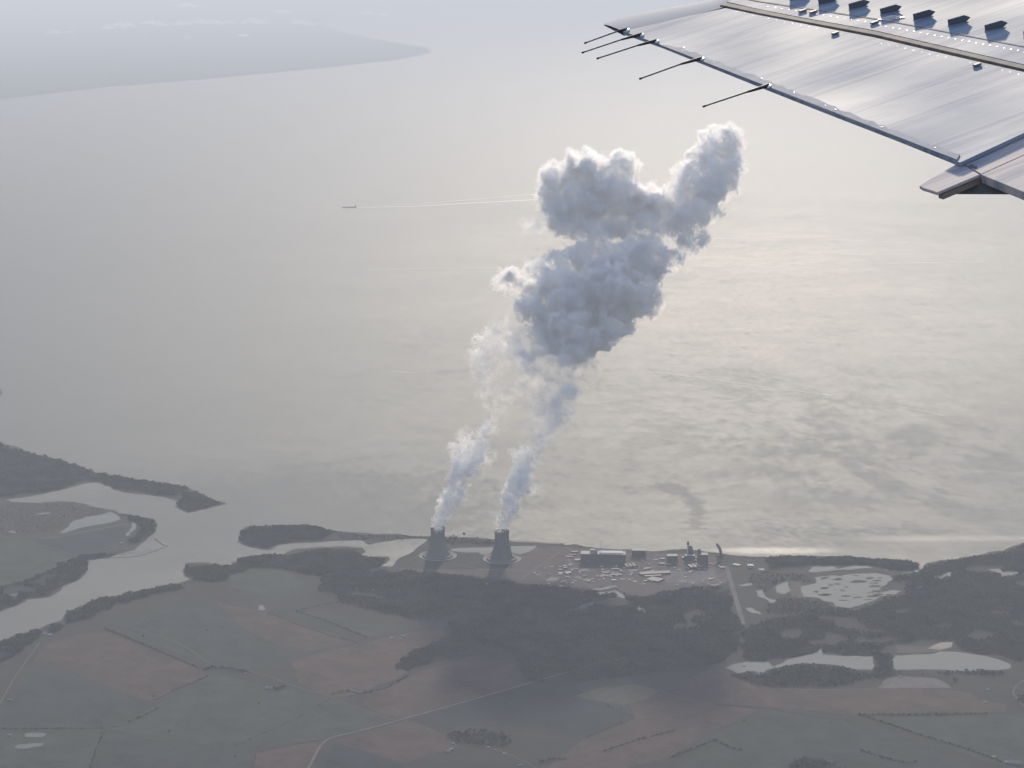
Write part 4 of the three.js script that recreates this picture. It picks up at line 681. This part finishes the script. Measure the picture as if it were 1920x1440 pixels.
// wing axes: x aft, y up off the skin, z along the span
const wl = (px, py, off = 0) => { const d = wp(px, py, off).sub(WO); return V(d.dot(WC), d.dot(WN), d.dot(WS)); };
const wing = new THREE.Group(); wing.name = 'aircraft_wing';
tag(wing, 'grey aircraft wing tip with static wicks and vortex generators', 'wing');
{
  const m = new THREE.Matrix4().makeBasis(toWorld(WC), toWorld(WN), toWorld(WS)); wing.quaternion.setFromRotationMatrix(m); wing.position.copy(toWorld(WO).add(EYE)); scene.add(wing);
}
// grime and rain streaks running fore and aft on the paint
const streak = (() => {
  const c = document.createElement('canvas'); c.width = c.height = 1024; const x = c.getContext('2d');
  x.fillStyle = '#c9ccd0'; x.fillRect(0, 0, 1024, 1024);
  for (let i = 0; i < 260; i++) { const y = rnd() * 1024, l = rr(160, 1100), x0 = rr(-300, 900), h = 3 + 60 * Math.pow(rnd(), 3); const k = rnd(); x.fillStyle = k < 0.5 ? 'rgba(104,124,160,' + rr(0.08, 0.3) + ')' : k < 0.8 ? 'rgba(232,230,226,' + rr(0.08, 0.3) + ')' : 'rgba(196,182,166,' + rr(0.03, 0.12) + ')'; x.beginPath(); x.ellipse(x0 + l / 2, y, l / 2, h / 2, rr(-0.02, 0.02), 0, 6.3); x.fill(); }
  for (let i = 0; i < 1600; i++) { x.fillStyle = rnd() < 0.6 ? 'rgba(90,95,105,0.12)' : 'rgba(250,250,250,0.2)'; x.fillRect(rnd() * 1024, rnd() * 1024, rr(1, 3), rr(1, 2)); }
  const t = new THREE.CanvasTexture(c); t.wrapS = t.wrapT = THREE.MirroredRepeatWrapping; t.colorSpace = THREE.SRGBColorSpace; return t;
})();
const wingBump = dataTex(256, (u, v) => { const k = clamp(128 + 90 * tileNoise(u, v, 5, 2.2) + 50 * tileNoise(u, v, 17, 6.1), 0, 255); return [k, k, k]; });
const wingRough = dataTex(256, (u, v) => { const k = clamp(228 + 40 * tileNoise(u, v, 3, 2.9), 170, 255); return [k, k, k]; });
const skin = new THREE.MeshPhysicalMaterial({ color: new THREE.Color(0.47, 0.51, 0.56), map: streak, roughness: 0.9, roughnessMap: wingRough, metalness: 0, specularIntensity: 0.6, bumpMap: wingBump, bumpScale: 0.0012 });
const skinFwd = skin;                                   // one paint all over
const tipMat = new THREE.MeshPhysicalMaterial({ color: new THREE.Color(0.17, 0.21, 0.28), roughness: 0.9, metalness: 0, specularIntensity: 0.4 });  // dark blue stands in for the darker reflection on the down-curled tip
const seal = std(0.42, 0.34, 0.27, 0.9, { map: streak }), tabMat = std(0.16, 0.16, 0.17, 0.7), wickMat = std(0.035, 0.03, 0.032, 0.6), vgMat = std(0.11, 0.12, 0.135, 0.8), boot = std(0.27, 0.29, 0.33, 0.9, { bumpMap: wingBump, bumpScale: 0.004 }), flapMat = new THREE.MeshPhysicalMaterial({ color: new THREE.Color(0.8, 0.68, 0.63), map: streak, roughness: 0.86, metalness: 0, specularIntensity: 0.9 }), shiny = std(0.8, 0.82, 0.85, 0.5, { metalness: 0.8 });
// a plate of skin: outline given on the photograph, dropped onto the wing surface (at height off), with a real thickness
function plate(list, off, thick, bevel = 0.001) {
  const pts = list.map(([a, b]) => wl(a, b, off));
  const s = new THREE.Shape(pts.map((p) => new THREE.Vector2(p.x, -p.z)));
  const g = new THREE.ExtrudeGeometry(s, { depth: thick, bevelEnabled: bevel > 0, bevelSize: bevel, bevelThickness: bevel, bevelSegments: 2, bevelOffset: -bevel });
  g.rotateX(-Math.PI / 2); g.translate(0, off - thick - bevel, 0);
  const P = g.attributes.position, uv = g.attributes.uv; for (let i = 0; i < P.count; i++) uv.setXY(i, P.getX(i) / 1.1, P.getZ(i) / 1.1);
  return g;
}
const ail = mesh('aileron', plate([[1168, 59], [1240, 84], [1310, 112], [1440, 164], [1560, 211], [1680, 257], [1800, 305], [1925, 247], [2080, 176], [1930, 137], [1780, 103], [1640, 70], [1500, 43], [1360, 15], [1290, 30], [1225, 45]], 0, 0.009), skin, wing);
{ const te = (x) => 59 + 0.387 * (x - 1168), lo = [], hi = []; for (let x = 1236; x <= 1794; x += 9) { lo.push([x, te(x) - 2]); hi.unshift([x + 6, te(x + 6) - 2 - Math.min(1, (x - 1230) / 40) * rr(8, 13)]); } mesh('edge_strip', plate([...lo, ...hi], 0.003, 0.0015, 0.0004), boot, ail); }
mesh('gap_seal', plate([[1350, 9], [1420, 24], [1500, 39], [1640, 65], [1780, 97], [1930, 132], [2080, 168], [2080, 158], [1930, 124], [1780, 90], [1640, 58], [1500, 33], [1420, 17], [1360, 4]], 0.003, 0.01), seal, wing);
mesh('lower_skin', plate([[1352, 22], [1500, 50], [1640, 76], [1780, 108], [1930, 142], [2080, 180], [2500, 80], [2300, -90], [1900, -130], [1560, -90], [1440, -30], [1380, 2]], -0.09, 0.003, 0), skin, wing);
mesh('panel_seam', plate([[1386, -5], [1420, 2.6], [1500, 14.6], [1660, 38.6], [1780, 61.2], [1930, 89.6], [2080, 117.6], [2080, 116], [1930, 88], [1780, 59.4], [1660, 37], [1500, 13], [1420, 1]], 0.0032, 0.002, 0), seal, wing);
const rear = mesh('rear_panel', plate([[1362, 3], [1420, 16.5], [1500, 32], [1640, 57], [1780, 89], [1930, 123], [2080, 157], [2080, 118], [1930, 90], [1780, 61.5], [1660, 39], [1500, 15], [1420, 3], [1385, -4]], 0.002, 0.03), skinFwd, wing);
const fore = mesh('forward_panel', plate([[1385, -5.5], [1420, 2], [1500, 14], [1660, 38], [1780, 60.5], [1930, 89], [2080, 117], [2500, 60], [2300, -120], [1900, -160], [1560, -110], [1440, -40]], 0.002, 0.06), skinFwd, wing);
{ // rounded wing tip: curls down away from the skin
  const B = [[1168, 59], [1225, 45], [1290, 30], [1358, 13], [1385, -5], [1440, -40], [1560, -112]], E = [[1130, 45], [1180, 30], [1240, 17], [1300, 8], [1362, 0], [1440, -22], [1570, -86]];
  const Bc = new THREE.CatmullRomCurve3(B.map(([a, b]) => wl(a, b, 0)), false, 'centripetal').getPoints(30), Eo = E.map((e, i) => -0.012 - 0.055 * Math.min(1, i / 4)), Ec = new THREE.CatmullRomCurve3(E.map(([a, b], i) => wl(a, b, Eo[i])), false, 'centripetal').getPoints(30);
  const pos = [], idx = [], uv = [], K = 10;
  for (let i = 0; i <= 30; i++) for (let k = 0; k <= K; k++) { const t = k / K, p = Bc[i].clone().lerp(Ec[i], t); p.y = Ec[i].y * t * t; pos.push(p.x, p.y, p.z); uv.push(p.x, p.z); if (i && k) { const a = i * (K + 1) + k; idx.push(a - K - 2, a - K - 1, a, a - K - 2, a, a - 1); } }
  const n0 = pos.length / 3;
  for (let i = 0; i <= 30; i++) for (let k = 0; k <= 1; k++) { const p = k ? Bc[i].clone() : Ec[i].clone(); p.y = Ec[i].y - 0.003; pos.push(p.x, p.y, p.z); uv.push(p.x, p.z); if (i && k) { const a = n0 + i * 2 + k; idx.push(a - 3, a - 2, a, a - 3, a, a - 1); } }
  const g = new THREE.BufferGeometry(); g.setAttribute('position', new THREE.Float32BufferAttribute(pos, 3)); g.setAttribute('uv', new THREE.Float32BufferAttribute(uv, 2)); g.setIndex(idx); g.computeVertexNormals();
  const tm = tipMat; tm.side = THREE.DoubleSide; mesh('tip_cap', g, tm, wing).userData.label = 'dark blue rounded wing tip';
}
// static wicks: [tip px, collar px, root px]
for (const [t, c, r] of [[[1096, 81], [1158, 58.5], [1176, 55]], [[1091, 99], [1166, 74], [1203, 64]], [[1119, 110], [1196, 85], [1231, 76]], [[1199, 148], [1277, 120], [1316, 109]], [[1318, 200], [1402, 172], [1441, 160]]]) {
  const T = wl(t[0], t[1], 0.004), C = wl(c[0], c[1], 0.008), R = wl(r[0], r[1], 0.006);
  const rod = (a, b, r0, r1) => { const l = a.distanceTo(b), g = new THREE.CylinderGeometry(r0, r1, l, 10); g.applyQuaternion(new THREE.Quaternion().setFromUnitVectors(V(0, 1, 0), a.clone().sub(b).normalize())); const m = a.clone().add(b).multiplyScalar(0.5); return g.translate(m.x, m.y, m.z); };
  const w = mesh('static_wick', rod(T, C, 0.0022, 0.0024), wickMat, wing); const T2 = T.clone().lerp(C, 0.06);
  mesh('wick_tip', rod(T, T2, 0.0036, 0.0032), wickMat, w); mesh('wick_holder', rod(C, R, 0.0034, 0.006), wickMat, w);
  mesh('wick_base', new THREE.CylinderGeometry(0.008, 0.01, 0.006, 14).translate(R.x, 0.004, R.z), shiny, w);
}
// vortex generators: little blades standing on the skin
const vgShape = new THREE.Shape([[0, 0], [0, 0.019], [-0.052, 0.021], [-0.07, 0.010], [-0.056, 0.001]].map(([a, b]) => new THREE.Vector2(a, b)));
for (const [x, y] of [[1482, 1], [1536, 10], [1593, 19], [1652, 28.5], [1714, 38.5], [1779, 49.5], [1848, 60], [1921, 72], [1998, 84]]) {
  const p = wl(x, y, 0.002), g = new THREE.ExtrudeGeometry(vgShape, { depth: 0.003, bevelEnabled: true, bevelSize: 0.0006, bevelThickness: 0.0006, bevelSegments: 1 });
  const m = mesh('vortex_generator', g, vgMat, wing); m.position.set(p.x, 0.0035, p.z); m.rotation.y = -0.3;
  mesh('blade_foot', new THREE.BoxGeometry(0.062, 0.002, 0.012).translate(-0.03, -0.0008, 0.0015), skinFwd, m);
}
// fasteners along the panel joint and the hinge, too small to pick apart
{
  const parts = [];
  for (let i = 0; i < 44; i++) { const t = i / 43, x = 1440 + t * 560, y = 12.5 + (x - 1440) * (x < 1660 ? 0.155 : 0.17) + (x > 1700 ? (x - 1700) * 0.012 : 0), p = wl(x, y, 0.002); parts.push(new THREE.SphereGeometry(0.003, 8, 5, 0, 6.2832, 0, 1.1).scale(1.3, 0.34, 1).translate(p.x, 0.0018, p.z)); }
  for (let i = 0; i < 38; i++) { const t = i / 37, x = 1380 + t * 560, p = wl(x, 22 + t * 118 + t * t * 6 + rr(-0.6, 0.6), 0); parts.push(new THREE.SphereGeometry(0.0016, 7, 4, 0, 6.2832, 0, 1.1).scale(1.2, 0.3, 1).translate(p.x, 0, p.z)); }
  for (let i = 0; i < 16; i++) { const t = rnd(), x = 1255 + t * 530, p = wl(x + rr(2, 12), 85 + (x - 1255) * 0.396 + rr(-4, 3), 0.003); parts.push(new THREE.SphereGeometry(rr(0.0015, 0.003), 6, 4, 0, 6.2832, 0, 1.1).scale(1, 0.4, 1).translate(p.x, 0.0034, p.z)); }
  const r = mesh('fasteners', mergeGeometries(parts), shiny, wing); r.userData.kind = 'stuff';
}
for (const [x, y] of [[1505, 21], [1640, 43], [1525, 23]]) { const p = wl(x, y, 0.004); mesh('hinge_tab', new THREE.BoxGeometry(0.026, 0.006, 0.012).translate(p.x, 0.006, p.z), tabMat, wing); }
for (const [x, y] of [[1566, 62], [1832, 121]]) { const p = wl(x, y, 0.004); mesh('hinge_tab', new THREE.BoxGeometry(0.022, 0.006, 0.012).translate(p.x, 0.004, p.z), tabMat, wing); }
{ const pl = mesh('placard', plate([[1645, 36], [1672, 28.5], [1697, 31.5], [1668, 38.5]], 0.0045, 0.001, 0.0003), std(0.33, 0.35, 0.39, 0.5), wing); mesh('placard_print', plate([[1664, 35.2], [1671, 33.2], [1677, 34], [1670, 36]], 0.0062, 0.0005, 0), roofWhite, pl); }
// the flap below the aileron, lower than the wing skin
const FO = -0.012;
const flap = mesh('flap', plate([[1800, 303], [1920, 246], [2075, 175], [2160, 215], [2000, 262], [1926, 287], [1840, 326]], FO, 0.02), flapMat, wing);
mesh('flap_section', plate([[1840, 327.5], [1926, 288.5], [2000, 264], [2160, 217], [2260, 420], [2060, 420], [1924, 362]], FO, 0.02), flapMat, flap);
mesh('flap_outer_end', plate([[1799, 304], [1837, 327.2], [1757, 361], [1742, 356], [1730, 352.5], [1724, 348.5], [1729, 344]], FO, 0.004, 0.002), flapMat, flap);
mesh('fairing_strip', plate([[1838, 329.5], [1846, 331], [1768, 364], [1759, 362]], FO - 0.012, 0.012), seal, wing);
{ // fairing hanging under the flap, its flat side turned to the cabin
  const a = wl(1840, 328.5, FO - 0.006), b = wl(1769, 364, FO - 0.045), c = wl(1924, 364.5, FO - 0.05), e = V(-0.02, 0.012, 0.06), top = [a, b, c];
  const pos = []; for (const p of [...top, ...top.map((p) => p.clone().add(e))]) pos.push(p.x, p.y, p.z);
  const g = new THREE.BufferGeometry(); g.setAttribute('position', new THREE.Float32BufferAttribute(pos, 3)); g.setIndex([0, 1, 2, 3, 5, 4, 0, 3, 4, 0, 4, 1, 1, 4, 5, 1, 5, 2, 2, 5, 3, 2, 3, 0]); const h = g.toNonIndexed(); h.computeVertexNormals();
  const fm = std(0.13, 0.135, 0.145, 0.9); fm.side = THREE.DoubleSide; mesh('flap_fairing', h, fm, wing).userData.label = 'grey fairing hanging below the flap';  // dark grey puts the shade under the flap into the colour
}


renderer.render(scene, camera);
